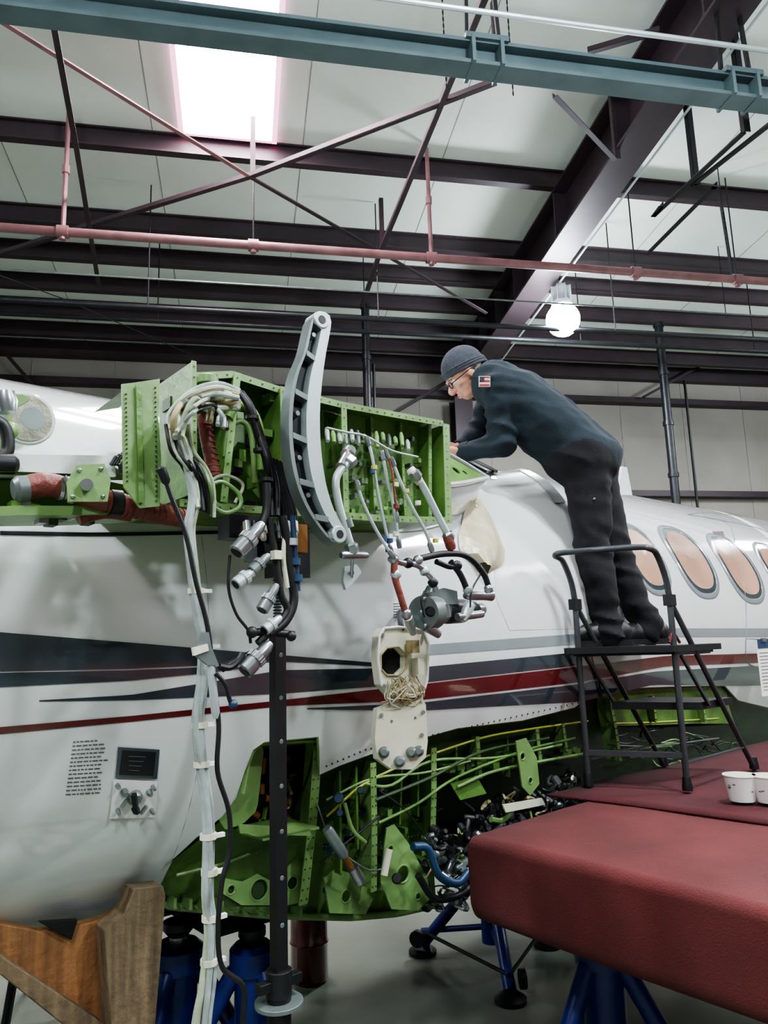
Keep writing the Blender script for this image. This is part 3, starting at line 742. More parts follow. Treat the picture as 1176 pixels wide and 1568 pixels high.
for k in range(5):
    b.tube([PN(x+k*5, y+k*2, 1.5) for x, y in ((412, 700), (420, 740), (432, 780), (430, 830))], .006, random.choice([BLACK, DARKM, BLACK]), 8, 5)
for k in range(4):
    b.tube([PN(x, y, 1.7) for x, y in ((170+k*4, 712), (180+k*5, 700-k*3), (186+k, 725))], .005, random.choice([CABLE2, GREEN2, DARKM]), 8, 5)
b.done()
# hanging long cable bundle
b = B('hanging_cable_bundle')
path = [(278, 668), (290, 715), (298, 765), (290, 810), (294, 860), (303, 930), (312, 985), (310, 1040), (303, 1100), (308, 1160), (318, 1240), (319, 1300), (318, 1370), (324, 1430), (318, 1500), (308, 1568), (300, 1680), (292, 1800)]
for k in range(5):
    P = []
    for i, (x, y) in enumerate(path):
        an = k*1.256+i*.35; w = 1+max(0, i-12)*.4
        P.append(PN(x+4.8*math.cos(an)*w, y, 1.5+.009*math.sin(an)))
    b.tube(P, .007, CABLE if k < 4 else CABLE2, 8, 5)
for (x, y) in ((300, 905), (312, 990), (306, 1110), (309, 1170), (319, 1280), (321, 1335), (322, 1405), (320, 1472)):
    a = PN(x, y, 1.5); b.tube([a-UP*.006, a+UP*.006], .0175, CREAM, 12); b.box(a+AX*.022-AN*.008, AX*.02, AN*.01, UP*.008, PAPER)
b.tube([PN(x, y, 1.46) for x, y in ((250, 722), (262, 760), (285, 820), (300, 890), (318, 960), (327, 1040), (335, 1110), (333, 1180), (350, 1240), (352, 1300), (340, 1350), (334, 1420), (340, 1480), (372, 1510), (372, 1568), (372, 1700))], .0055, BLACK, 8, 6)
b.lathe(PN(322, 1010, 1.46), PN(331, 1100, 1.46), [(0, .006), (.1, .009), (.9, .009), (1, .005)], ALU)
b.lathe(PN(246, 715, 1.46), PN(256, 742, 1.46), [(0, .006), (.1, .01), (.8, .01), (1, .005)], DARKM)
b.plate([PN(x, y, 1.45) for x, y in ((308, 968), (320, 968), (324, 990), (336, 1020), (318, 1018), (302, 1005), (302, 988))], AN*.01, GREYP)
b.plate([PN(x, y, 1.445) for x, y in ((296, 992), (318, 986), (320, 996), (298, 1004))], AN*.01, CREAM)
b.tube([PN(x, y, 1.45) for x, y in ((336, 1020), (352, 1022), (365, 1012), (372, 1000))], .007, BLACK, 8, 4)
b.tube([PN(x, y, 1.45) for x, y in ((330, 1030), (345, 1048), (352, 1072), (358, 1082))], .005, DARKM, 8, 4)
b.sph(PN(357, 1078, 1.45), .01, BLUEH)
b.done()
# ------------------------------------------------------------------ yoke arm
b = B('engine_mount_yoke')
Lc = [(486, 480), (476, 488), (471, 505), (463, 540), (449, 575), (441, 620), (440, 670), (446, 720), (460, 765), (480, 800), (501, 826), (514, 833)]
Rc = [(494, 479), (504, 488), (503, 508), (496, 545), (490, 590), (487, 640), (489, 690), (496, 740), (508, 780), (520, 803), (528, 818), (524, 829)]
P0 = 1.42
def cur(L, p, n=36): return resamp(catmull([PN(x, y, p) for x, y in L], 6), n)
l, r = cur(Lc, P0), cur(Rc, P0); mid = [a.lerp(c, .56) for a, c in zip(l, r)]
inl = [a.lerp(c, .12) for a, c in zip(l, r)]
def slab(A_, C_, d0, d1, m):
    A0 = [q+AN*d0 for q in A_]; C0 = [q+AN*d0 for q in C_]; A1 = [q+AN*d1 for q in A_]; C1 = [q+AN*d1 for q in C_]
    b.loft([A0, C0, C1, A1, A0], m)
slab(mid, r, -.008, .03, ALU); slab(l, inl, -.008, .03, GREYP); slab(inl, mid, .016, .022, DARKM)
for k in (2, 7, 13, 19, 25, 30, 33):
    a, c = inl[k], mid[min(35, k+1)]
    b.box((a+c)/2+AN*.004, (c-a), UP*.014, AN*.026, GREYP)
for k in (4, 16, 22, 27):
    c = inl[k].lerp(mid[k], .5); b.lathe(c+AN*.0, c+AN*.018, [(0, .006), (1, .009)], STEEL, 12)
for (x, y, rr) in ((489, 492, .02), (516, 819, .019)):
    c = PN(x, y, P0)
    b.lathe(c-AN*.012, c+AN*.034, [(0, rr), (.05, rr*1.12), (.95, rr*1.12), (1, rr)], ALU, 24)
    b.lathe(c-AN*.0135, c-AN*.008, [(0, rr*.55), (1, rr*.5)], BLACK, 16)
b.beam(PN(455, 690, P0+.03), PN(456, 690, 1.8), .05, .05, GREYP)
b.beam(PN(452, 640, P0+.03), PN(452, 640, 1.8), .02, .08, COPPER)
b.done(bevel=.0015)
# ------------------------------------------------------------------ metal lines with fittings
b = B('hydraulic_lines')
def line(pts, r, p, m=ALU, ends=True):
    b.tube([PN(x, y, p) for x, y in pts], r, m, 10, 5)
    if ends:
        for a, c in ((pts[0], pts[1]), (pts[-1], pts[-2])):
            A_, C_ = PN(*a, p), PN(*c, p); d = (C_-A_).normalized()*.03
            b.lathe(A_, A_+d, [(0, r*1.3), (.2, r*1.7), (.8, r*1.7), (1, r*1.2)], STEEL, 6)
line([(541, 702), (520, 722), (514, 742), (520, 778), (530, 812), (541, 848)], .011, 1.55)
b.lathe(PN(522, 850, 1.55), PN(562, 850, 1.55), [(0, .008), (.1, .011), (.9, .011), (1, .008)], STEEL)
b.lathe(PN(536, 690, 1.6), PN(522, 716, 1.55), [(0, .018), (.3, .021), (.35, .015), (1, .015)], STEEL)
b.lathe(PN(530, 795, 1.55), PN(534, 808, 1.55), [(0, .015), (1, .015)], GREYP)
line([(561, 668), (570, 700), (577, 745), (588, 800), (600, 850)], .0048, 1.6)
line([(585, 690), (592, 730), (603, 780), (612, 840)], .0048, 1.6, ALU)
line([(598, 700), (612, 735), (630, 775), (652, 815), (662, 845)], .0052, 1.58, ALU)
line([(590, 688), (600, 720), (606, 770), (609, 800)], .0036, 1.58, REDH)
line([(545, 735), (556, 770), (575, 810), (592, 838), (604, 855)], .0048, 1.57, ALU)
line([(632, 722), (648, 745), (668, 785), (690, 828)], .011, 1.58, ALU)
b.lathe(PN(628, 718, 1.6), PN(644, 740, 1.58), [(0, .013), (.3, .016), (.6, .016), (1, .012)], CREAM)
b.lathe(PN(684, 818, 1.58), PN(692, 842, 1.58), [(0, .013), (.3, .016), (.8, .016), (1, .012)], REDH)
for (x, y, m) in ((573, 716, YEL), (570, 722, BLUEH), (606, 742, CREAM), (622, 752, YEL), (640, 770, CREAM), (588, 825, BLUEH), (597, 828, BLUEH), (606, 818, CREAM), (660, 820, CREAM), (667, 828, YEL), (607, 775, REDH), (595, 842, BLUEH)):
    a = PN(x, y, 1.58); b.tube([a-UP*.006, a+UP*.006], .009, m, 10)
for k in range(14):
    x = 500+k*9.5; b.lathe(PN(x, 658+k*.8+random.uniform(-4, 8), 1.74), PN(x+2, 670+k+random.uniform(-4, 8), 1.7), [(0, .005), (.3, .008), (1, .006)], random.choice([STEEL, GREEN2, ALU]), 10)
b.tube([PN(x, y, 1.66) for x, y in ((500, 655), (530, 662), (560, 668), (600, 690), (640, 700))], .0035, ALU, 8, 5)
b.done()
# ------------------------------------------------------------------ hydraulic pump with hoses
b = B('hydraulic_pump')
def lt(a, c, p, prof, m, n=20, q=None): b.lathe(PN(*a, p), PN(*c, q or p), prof, m, n)
lt((648, 938), (672, 934), 1.62, [(0, .026), (0, .05), (.3, .055), (.5, .055), (.55, .044), (1, .044)], GREYP, 28, 1.66)
lt((672, 934), (726, 934), 1.66, [(0, .04), (.2, .044), (.6, .042), (.65, .034), (1, .03)], DARKM, 24, 1.72)
lt((726, 934), (738, 933), 1.7, [(0, .026), (.6, .026), (1, .018)], STEEL, 18, 1.72)
b.lathe(PN(660, 936, 1.59), PN(660, 936, 1.62), [(0, .012), (.5, .02), (1, .028)], DARKM)
for a in range(6):
    q = a*math.pi/3; c = PN(655, 937, 1.61)+UP*(.046*math.sin(q))+AX*(.026*math.cos(q)); b.sph(c, .007, STEEL, n=8)
lt((712, 912), (752, 912), 1.62, [(0, .01), (.2, .015), (.7, .015), (1, .018)], STEEL)
lt((720, 925), (708, 950), 1.6, [(0, .017), (.5, .017), (1, .01)], ALU)
lt((700, 945), (738, 940), 1.6, [(0, .012), (1, .012)], STEEL)
lt((680, 925), (684, 945), 1.6, [(0, .014), (1, .014)], STEEL)
lt((660, 900), (652, 920), 1.62, [(0, .014), (1, .018)], GREYP)
lt((652, 958), (672, 972), 1.62, [(0, .018), (1, .012)], STEEL)
b.plate([PN(x, y, 1.6) for x, y in ((655, 908), (680, 900), (700, 905), (702, 925), (660, 925))], AN*.02, GREYP)
for pts, r, m in (([(640, 856), (680, 848), (715, 852), (740, 878), (750, 905)], .01, BLACK), ([(600, 855), (615, 862), (640, 866), (660, 885), (668, 905)], .009, STEEL),
                  ([(690, 860), (705, 880), (716, 905)], .01, BLACK), ([(605, 852), (604, 880), (614, 915), (624, 948)], .01, REDH), ([(668, 860), (690, 868), (700, 862)], .009, DARKM),
                  ([(650, 905), (645, 920), (650, 945)], .003, BLACK), ([(735, 880), (722, 905), (720, 930)], .003, BLACK)):
    b.tube([PN(x, y, 1.58) for x, y in pts], r, m, 12, 6)
for (x, y) in ((602, 856), (625, 862), (650, 874), (640, 858), (716, 902), (748, 902), (622, 940), (663, 892), (700, 866), (606, 880)):
    a = PN(x, y, 1.58); d = V((random.uniform(-1, 1), random.uniform(-1, 1), -.8)).normalized()*.012
    b.lathe(a-d, a+d, [(0, .011), (.2, .015), (.8, .015), (1, .011)], random.choice([STEEL, DARKM, ALU]), 8)
b.done()
b = B('pipe_end_fitting'); b.plate([PN(x, y, 1.6) for x, y in ((528, 868), (546, 864), (554, 876), (545, 888), (530, 903), (526, 890))], AN*.012, ALU, [circ(PN(540, 877, 1.6), AX, UP, .006)]); b.tube([PN(540, 850, 1.57), PN(538, 885, 1.605)], .005, STEEL); b.done()
# ------------------------------------------------------------------ connectors cluster
b = B('electrical_connector_cluster')
def conn(a, c, r, p=1.45, m=ALU):
    b.lathe(PN(*a, p), PN(*c, p), [(0, r*.85), (.02, r), (.3, r), (.31, r*.88), (.36, r*.88), (.37, r*1.04), (.55, r*1.04), (.56, r*.75), (.85, r*.7), (1, r*.45)], m, 20)
    for k in range(18):
        q = 2*math.pi*k/18; A_, C_ = PN(*a, p), PN(*c, p); x, y = basis(C_-A_); o = (x*math.cos(q)+y*math.sin(q))*r*1.04
        b.tube([A_.lerp(C_, .38)+o, A_.lerp(C_, .54)+o], r*.08, m, 4)
    A_, C_ = PN(*a, p), PN(*c, p); d = (C_-A_).normalized()
    b.lathe(A_-d*.002, A_+d*.002, [(0, r*.7), (1, r*.7)], BLACK, 18)
conn((362, 846), (402, 802), .02, m=STEEL); conn((361, 895), (392, 872), .015, m=ALU); conn((385, 875), (412, 850), .014, m=GREYP)
conn((374, 1028), (414, 985), .02, m=STEEL); conn((401, 935), (424, 895), .015, m=GREYP); conn((405, 965), (430, 945), .013, m=ALU)
b.box(PN(420, 826, 1.56), AX*.13, AN*.1, UP*.07, COPPER); b.box(PN(412, 845, 1.52), AX*.1, AN*.06, UP*.05, DARKM)
b.box(PN(440, 850, 1.62), AX*.1, AN*.06, UP*.12, DARKM); b.box(PN(375, 810, 1.66), AX*.12, AN*.06, UP*.06, DARKM)
for k in range(7):
    x = 378+k*12; b.lathe(PN(x, 800, 1.5), PN(x+2, 826, 1.48), [(0, .01), (.6, .01), (.65, .007), (1, .007)], random.choice([DARKM, CREAM, STEEL]), 12)
for pts, r, m in (([(352, 850), (350, 900), (362, 940), (380, 965), (384, 985)], .0035, BLACK), ([(412, 792), (418, 830), (424, 870), (430, 910), (440, 935), (420, 960), (395, 985)], .009, BLACK),
                  ([(432, 790), (440, 830), (446, 880), (450, 920), (438, 950), (412, 972)], .011, BLACK), ([(448, 790), (452, 850), (456, 905)], .007, BLUEH),
                  ([(440, 800), (434, 850), (440, 900)], .006, CREAM), ([(384, 968), (410, 968), (450, 972)], .009, BLACK), ([(340, 1025), (365, 1010), (385, 1000)], .007, DARKM), ([(402, 802), (408, 780), (408, 740)], .01, BLACK)):
    b.tube([PN(x, y, 1.46) for x, y in pts], r, m, 10, 6)
b.sph(PN(386, 968, 1.45), .013, BLACK); b.sph(PN(446, 974, 1.45), .012, BLACK)
for (x, y) in ((448, 830), (452, 860), (455, 885)):
    a = PN(x, y, 1.455); b.tube([a-UP*.008, a+UP*.008], .013, BLUEH if y > 840 else ALU, 10)
b.box(PN(423, 850, 1.45), AX*.02, AN*.02, UP*.02, CREAM)
b.done()
# ------------------------------------------------------------------ black adjustable stand
b = B('adjustable_support_stand')
pp = 1.72; top, bot = PN(425, 968, pp), PN(425, 1505, pp)
bx, by = top.x, top.y
bot = V((bx, by, bot.z)); top = V((bx, by, top.z))
b.box((top+bot)/2, AX*.033, AN*.033, top-bot, BLACK)
for k in range(9):
    z = top.z-.06-k*.11; c = V((bx, by, z)); b.lathe(c-AN*.0175, c-AN*.0155, [(0, .006), (1, .006)], GREYP, 12)
b.tube([top, top+UP*.16], .009, STEEL, 14)
for k in range(20): b.tube([top+UP*(.008*k), top+UP*(.008*k+.004)], .012, DARKM, 14)
b.lathe(top+UP*.15, top+UP*.17, [(0, .03), (1, .03)], DARKM, 20)
b.lathe(bot-UP*.03, bot+UP*.03, [(0, .032), (1, .032)], DARKM, 20)
b.box(bot, AX*.12, AN*.025, UP*.022, DARKM)
b.lathe(bot-UP*.05, bot-UP*.04, [(0, .06), (1, .06)], GREYP, 24)
b.tube([bot, (bx, by, .12)], .03, BLACK, 14)
for k in range(3):
    q = k*2.094+.5; f = V((bx+.38*math.cos(q), by+.38*math.sin(q), .02)); b.tube([(bx, by, .55), f], .018, BLACK, 10); b.lathe(f-UP*.02, f+UP*.01, [(0, .05), (1, .04)], BLACK, 14); b.tube([(bx, by, .2), V((bx, by, .2)).lerp(f, .6)], .01, BLACK)
b.done(bevel=.001)
# ------------------------------------------------------------------ cream connector panel
b = B('hanging_connector_panel')
pl = 1.78
up = [(588, 962), (610, 960), (648, 964), (656, 985), (654, 1040), (648, 1062), (600, 1066), (584, 1048), (579, 1010), (581, 975)]
octo = [(592, 992), (610, 990), (622, 1003), (622, 1022), (610, 1034), (592, 1034), (583, 1024), (583, 1003)]
b.plate([PN(x, y, pl) for x, y in up], AN*.035, CREAM, [[PN(x, y, pl) for x, y in octo]])
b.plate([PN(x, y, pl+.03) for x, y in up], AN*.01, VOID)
b.tube([PN(x, y, pl-.002) for x, y in octo+[octo[0]]], .004, TAN, 6)
U3 = [PN(x, y, pl-.002) for x, y in up]; b.tube(U3+[U3[0]], .005, PAPER, 6)
low = [(597, 1078), (645, 1070), (652, 1078), (655, 1135), (652, 1160), (632, 1178), (600, 1178), (578, 1162), (574, 1130), (578, 1085)]
b.plate([PN(x, y, pl) for x, y in low], AN*.02, CREAM, [circ(PN(600, 1105, pl), AX, UP, .006), circ(PN(636, 1100, pl), AX, UP, .006)])
for (x, y) in ((588, 1152), (612, 1166), (641, 1150), (630, 1152)):
    b.lathe(PN(x, y, pl-.03), PN(x, y, pl+.002), [(0, .009), (.4, .013), (.5, .017), (1, .017)], GREYP, 14)
for (x, y) in ((586, 972), (648, 974), (588, 1050), (646, 1052), (632, 988), (638, 1010), (584, 1095), (648, 1090), (646, 1125)):
    b.lathe(PN(x, y, pl-.01), PN(x, y, pl), [(0, .005), (1, .007)], STEEL, 10)
b.box(PN(632, 990, pl-.02), AX*.03, AN*.03, UP*.04, TAN); b.box(PN(640, 1020, pl-.02), AX*.025, AN*.03, UP*.05, CREAM)
random.seed(21)
for k in range(40):
    x = random.uniform(592, 640); y = random.uniform(1035, 1055)
    b.tube([PN(x, y, pl-.01), PN(x+random.uniform(-10, 14), y+random.uniform(-6, 18), pl-.03), PN(x+random.uniform(-12, 18), y+20, pl-.03), PN(x+random.uniform(-12, 12), y+random.uniform(20, 34), pl)], .0018, TAN if k % 4 else CREAM, 5, 5)
b.lathe(PN(632, 968, 1.7), PN(624, 944, 1.62), [(0, .012), (.5, .016), (1, .014)], ALU)
b.tube([PN(615, 962, pl), PN(612, 945, 1.9), PC(612, 938)], .01, DARKM)
b.tube([PN(600, 1066, pl), PN(598, 1082, pl)], .006, CREAM); b.tube([PN(645, 1062, pl), PN(645, 1076, pl)], .006, CREAM)
b.tube([PN(615, 1100, pl+.02), PC(615, 1100)], .01, DARKM)
b.done(bevel=.002)
# ------------------------------------------------------------------ WING with red cover
WZ = CAMZ-.62
b = B('covered_wing')
prof = []
s0 = 1.81
for k in range(9):
    q = math.pi/2*k/8; prof.append((s0+.035-.035*math.sin(q), WZ-.035+.035*math.cos(q)))
prof = [(s0+.5, WZ+.005), (s0+.2, WZ)]+prof
for k in range(9):
    q = math.pi/2*k/8; prof.append((s0+.06-.06*math.cos(q), WZ-.21-.06*math.sin(q)))
prof = [(4.3, WZ+.005), (3.6, WZ+.01), (3.0, WZ+.01)]+prof+[(2.6, WZ-.32), (4.0, WZ-.32), (4.6, WZ-.2), (4.7, WZ-.1), (4.6, WZ-.02), (4.3, WZ+.005)]
spans = [1.8, 1.797, 1.785, 1.6, 1.3, 1, .7, .3, -.2, -.8, -1.5, -2.3, -3.2, -4.2]
rows = []
for i, p in enumerate(spans):
    k = 1 if i > 2 else (.8, .9, .97)[i]
    zc_ = WZ-.13
    rr_ = []
    for j, (s, z) in enumerate(prof):
        wob = .006*noise.noise(V((s*5, p*4, z*6)))
        inset = (1-k)*.1 if s < 3 else 0
        rr_.append(O+AX*(s+inset+wob)+AN*(p)+UP*(zc_+(z-zc_)*(k if k < 1 else 1)-CAMZ+wob))
    rows.append(rr_)
b.loft(rows, CARPET)
b.add([rows[0][j] for j in range(len(prof))], [tuple(range(len(prof)))], CARPET)
b.add([rows[-1][j] for j in range(len(prof))], [tuple(range(len(prof)))], CARPET)
b.done()
b = B('red_carpet_mat')
rows = []
for i in range(28):
    s = 2.47+i*.08
    rows.append([A3(s+.08*(j/9)-.05*math.exp(-j*.7), 1.95-j*.13, -.62+.016+.005*noise.noise(V((s*4, j*.5, 0)))) for j in range(24)])
b.loft(rows, CARPET2)
mm = b.done(solid=.008)
def cup(x, y, s=1):
    c = PH(x, y, WZ+.028); b = B('paper_cup'); h = .09*s
    b.lathe(c, c+UP*h, [(0, .04*s), (.02, .043*s), (.96, .056*s), (.97, .059*s), (1, .059*s)], PAPER, 28)
    b.lathe(c+UP*(h-.004), c+UP*(h+.001), [(0, .05*s), (1, .052*s)], CREAM, 28)
    for k in range(7):
        q = random.uniform(3.2, 5.6); z = random.uniform(.35, .7)*h; r = (.043+.014*z/h)*s+.0005
        b.box(c+V((r*math.cos(q), r*math.sin(q), z)), V((-math.sin(q), math.cos(q), 0))*.01, V((math.cos(q), math.sin(q), 0))*.001, UP*.003, INK)
    b.done()
cup(1137, 1226); cup(1180, 1228)
b = B('inspection_sheet')
c = PN(1172, 1022, 1.86)
b.box(c, AX*.16, AN*.002, UP*.3, PAPER); b.box(c+UP*.13-AN*.003, AX*.14, AN*.002, UP*.05, BLUEH); b.box(c+UP*.15-AN*.006, AX*.05, AN*.012, UP*.02, STEEL)
for k in range(12): b.box(c+UP*(.08-k*.018)-AN*.0025, AX*.12, AN*.001, UP*.003, INK)
b.tube([c+UP*.15, c+UP*.16+AN*.1], .003, STEEL)
b.done()
# ------------------------------------------------------------------ STEP STOOL
b = B('folding_step_stool')
wt = WZ+.024
FR, FL, BR = PH(1053, 1210, wt), PH(901, 1203, wt), PH(1155, 1177, wt)
BL = FL+(BR-FR)
D1 = (BR-FR).normalized(); D2 = (FL-FR).normalized()
def upz(p, z): return V((p.x, p.y, z))
hz = PN(1047, 912, (FR-O).dot(AN)).z
rt = PN(1010, 842, (FR-O).dot(AN)).z
a0 = [FR, upz(FR, hz), upz(FR, hz+.08)-D1*.02, upz(FR, rt-.02)-D1*.07, upz(FR, rt)-D1*.12]
a1 = [FL, upz(FL, hz), upz(FL, hz+.08)-D1*.02, upz(FL, rt-.02)-D1*.07, upz(FL, rt)-D1*.12]
b.tube([FR, upz(FR, hz)], .0125, GT, 12); b.tube([FL, upz(FL, hz)], .0125, GT, 12)
b.tube(catmull(a0[1:]+[a0[-1].lerp(a1[-1], .15)+UP*.01, a0[-1].lerp(a1[-1], .85)+UP*.01]+a1[1:][::-1], 8), .0125, GT, 12)
for F_, B_ in ((FR, BR), (FL, BL)):
    hp = upz(F_, hz-.02); b.tube([hp, B_], .0115, GT, 12)
    b.box(hp, D1*.045, UP*.045, D2*.03, BLACK)
    b.beam(upz(F_, wt+.1), hp.lerp(B_, .86), .018, .006, GT)
for F_ in (FR, FL, BR, BL): b.lathe(F_, F_+UP*.05, [(0, .02), (.3, .02), (1, .015)], BLACK, 14)
PZ = CAMZ-.045
def slab_on(z, t0, t1, w0, w1, th, m):
    c = (FR+FL)/2; c.z = z; c = c+D1*((t0+t1)/2); b.box(c+D2*0, D1*(t1-t0), D2*(w1-w0), UP*th, m)
W = (FR-FL).length
slab_on(PZ-.0125, -.06, .36, 0, W+.05, .025, BLACK)
slab_on(PZ-.03, -.04, .34, 0, W, .01, DARKM)
zz = wt+.3; slab_on(zz, .2, .5, 0, W-.02, .03, BLACK)
b.beam(upz(FR, wt+.13), upz(FL, wt+.13), .02, .02, GT)
for F_ in (FR, FL):
    b.beam(upz(F_, PZ-.03), upz(F_, PZ-.03)+D1*.3, .012, .02, GT); b.beam(upz(F_, PZ-.04)+D1*.05, upz(F_, zz)+D1*.25, .012, .012, GT)
b.tube([upz(FR, PZ+.01)+D1*.05, upz(FR, PZ+.05)+D1*.0, upz(FR, PZ+.01)-D1*.03], .006, REDP, 8, 4)
b.done(bevel=.0015)
# ------------------------------------------------------------------ PERSON
def J(x, y, q): return PD(x, y, q)
RV, UV, FV = M@V((1, 0, 0)), M@V((0, 1, 0)), M@V((0, 0, -1))
def bake(bb, voxel, smooth=6, fac=.6):
    o = bb.done()
    md = o.modifiers.new('r', 'REMESH'); md.mode = 'VOXEL'; md.voxel_size = voxel; md.use_smooth_shade = True
    sm = o.modifiers.new('s', 'SMOOTH'); sm.iterations = smooth; sm.factor = fac
    bpy.context.view_layer.update()
    dg = bpy.context.evaluated_depsgraph_get()
    me = bpy.data.meshes.new_from_object(o.evaluated_get(dg))
    V_ = [v.co.copy() for v in me.vertices]; F_ = [list(p.vertices) for p in me.polygons]
    bpy.data.objects.remove(o); return V_, F_
def cap(bb, a, ra, c, rc, m=JACKET):
    a, c = V(a), V(c); bb.tube([a, c], [ra, rc], m, 16); bb.sph(a, ra, m, n=16); bb.sph(c, rc, m, n=16)
pb = B('t')
hipN, hipF = J(898, 712, 3.36), J(905, 706, 3.56)
knN, knF = J(908, 845, 3.30), J(938, 843, 3.44)
anN, anF = J(930, 962, 3.24), J(990, 956, 3.36)
cap(pb, hipN, .112, knN, .08); cap(pb, knN, .08, anN, .062)
cap(pb, hipF, .112, knF, .08); cap(pb, knF, .08, anF, .062)
cap(pb, anN, .066, anN-UP*.03, .07); cap(pb, anF, .066, anF-UP*.03, .07)
pe = J(900, 700, 3.46); ln = (hipF-hipN).normalized()
for k in (-1, 1): pb.sph(pe+ln*(.075*k)+RV*.045-UV*.0, .115, JACKET, n=16)
pb.sph(pe-RV*.04, .145, JACKET, n=16)
w1, w2, w3, w4 = J(864, 672, 3.47), J(826, 640, 3.49), J(790, 610, 3.52), J(765, 588, 3.54)
for k in (-1, 0, 1):
    o = ln*(.075*k)
    cap(pb, pe+o, .136, w1+o*1.0, .145); cap(pb, w1+o, .145, w2+o*1.15, .15); cap(pb, w2+o*1.15, .15, w3+o*1.5, .14); cap(pb, w3+o*1.5, .14, w4+o*1.6, .108)
for k in (-1, 0, 1): cap(pb, pe+ln*(.08*k)-UV*.01-RV*.01, .146, pe+ln*(.08*k)-RV*.06+UV*.03, .15)
shN, shF = J(764, 590, 3.36), J(758, 585, 3.72)
elN, elF = J(770, 676, 3.34), J(735, 660, 3.74)
wrN, wrF = J(712, 692, 3.44), J(706, 686, 3.62)
cap(pb, shN, .082, elN, .062); cap(pb, elN, .064, wrN, .046)
cap(pb, shF, .08, elF, .058); cap(pb, elF, .06, wrF, .042)
cap(pb, w4, .1, shN, .078); cap(pb, w4, .1, shF, .075)
nk = J(738, 578, 3.54); cap(pb, w4, .085, nk, .062)
Vb, Fb = bake(pb, .0115, 7, .6)
# cloth folds: ridged creases pushed along the surface normal
nrm_ = [V() for _ in Vb]
for f in Fb:
    n_ = (Vb[f[1]]-Vb[f[0]]).cross(Vb[f[2]]-Vb[f[0]])
    for i in f: nrm_[i] += n_
joints = [(knN, 1.0), (knF, 1.0), (elN, 1.2), (elF, 1.2), (anN, 1.3), (anF, 1.3), (hipN, .9), (pe-RV*.1, 1.1), (w2-UV*.1, .9), (shN, .8)]
for i, v in enumerate(Vb):
    n_ = nrm_[i].normalized() if nrm_[i].length > 0 else UP
    j = max(math.exp(-((v-q).length/.13)**2)*a for q, a in joints)
    p3 = V((v.x*5+v.z*2, v.y*5, v.z*15+v.x*4))
    rdg = (1-abs(noise.noise(p3))*2.6); rdg2 = 1-abs(noise.noise(v*9+V((5, 2, 1))))*2.4
    Vb[i] = v+n_*((.004+.011*j)*max(-.6, rdg)+.004*rdg2-.004)
bones = [('P', hipN-UV*.08, knN), ('P', knN, anN), ('P', hipF-UV*.08, knF), ('P', knF, anF), ('P', anN, anN-UP*.05), ('P', anF, anF-UP*.05),
         ('J', pe-UV*.03+RV*.04, w1), ('J', w1, w2), ('J', w2, w3), ('J', w3, w4), ('J', shN, elN), ('J', elN, wrN), ('J', shF, elF), ('J', elF, wrF), ('J', w4, nk)]
def segd(p, a, c):
    d = c-a; t = max(0, min(1, (p-a).dot(d)/max(1e-9, d.length_squared))); return (p-a-d*t).length
b = B('mechanic_person')
groups = {'P': [], 'J': []}
for f in Fb:
    c = sum((Vb[i] for i in f), V())/len(f)
    k = min(bones, key=lambda z: segd(c, z[1], z[2]))[0]
    groups[k].append(f)
off = len(b.v); b.v += Vb
for k, m in (('P', PANTS), ('J', JACKET)):
    mi = b.mi(m)
    for f in groups[k]: b.f.append([i+off for i in f]); b.m.append(mi)
pk = J(908, 772, 3.262)
b.box(pk, RV*.06, UV*.1, FV*.02, PANTS); b.box(pk+UV*.04-FV*.008, RV*.066, UV*.03, FV*.015, PANTS); b.sph(J(910, 764, 3.235), .006, GREYP, n=8)
fp = J(742, 584, 3.283)
for k in range(5): b.box(fp-UV*(.018-k*.009), RV*.046, UV*.005, FV*.006, FLAGR if k % 2 == 0 else PAPER)
b.box(fp+UV*.01-RV*.012-FV*.002, RV*.02, UV*.02, FV*.006, SLATE)
b.box(fp+FV*.006, RV*.05, UV*.046, FV*.01, PAPER)
def shoe(an, d):
    t = B('t'); base = CAMZ-.044
    g = V((an.x, an.y, base)); side = d.cross(UP)
    heel, ball, toe = g-d*.05+UP*.055, g+d*.11+UP*.048, g+d*.2+UP*.044
    t.sph(heel, .05, SHOE, (d*.06, side*.045, UP*.058), 16); t.sph(g+UP*.08, .05, SHOE, (d*.065, side*.05, UP*.085), 16)
    t.sph(ball, .05, SHOE, (d*.085, side*.055, UP*.052), 16); t.sph(toe, .04, SHOE, (d*.06, side*.048, UP*.044), 16)
    t.tube([heel, ball], [.05, .05], SHOE, 14)
    v, f = bake(t, .008, 3, .5)
    for q in v: q.z = max(q.z, base+.001)
    b.add(v, f, SHOE)
    sp = [g+d*x+side*y for x, y in ((-.115, .0), (-.09, .04), (0, .04), (.1, .055), (.19, .05), (.26, .018), (.26, -.018), (.19, -.05), (.1, -.055), (0, -.04), (-.09, -.04))]
    b.plate(sp, UP*.026, BLACK)
    for k in range(5): b.tube([g+d*(.03+k*.02)-side*.03+UP*(.112-k*.008), g+d*(.03+k*.02)+side*.03+UP*(.112-k*.008)], .003, DARKM, 5)
fd = V((-RV.x, -RV.y, 0)).normalized()
shoe(anN, (fd*.97-V((FV.x, FV.y, 0))*.05).normalized()); shoe(anF, (fd*.98-V((FV.x, FV.y, 0))*.25).normalized())
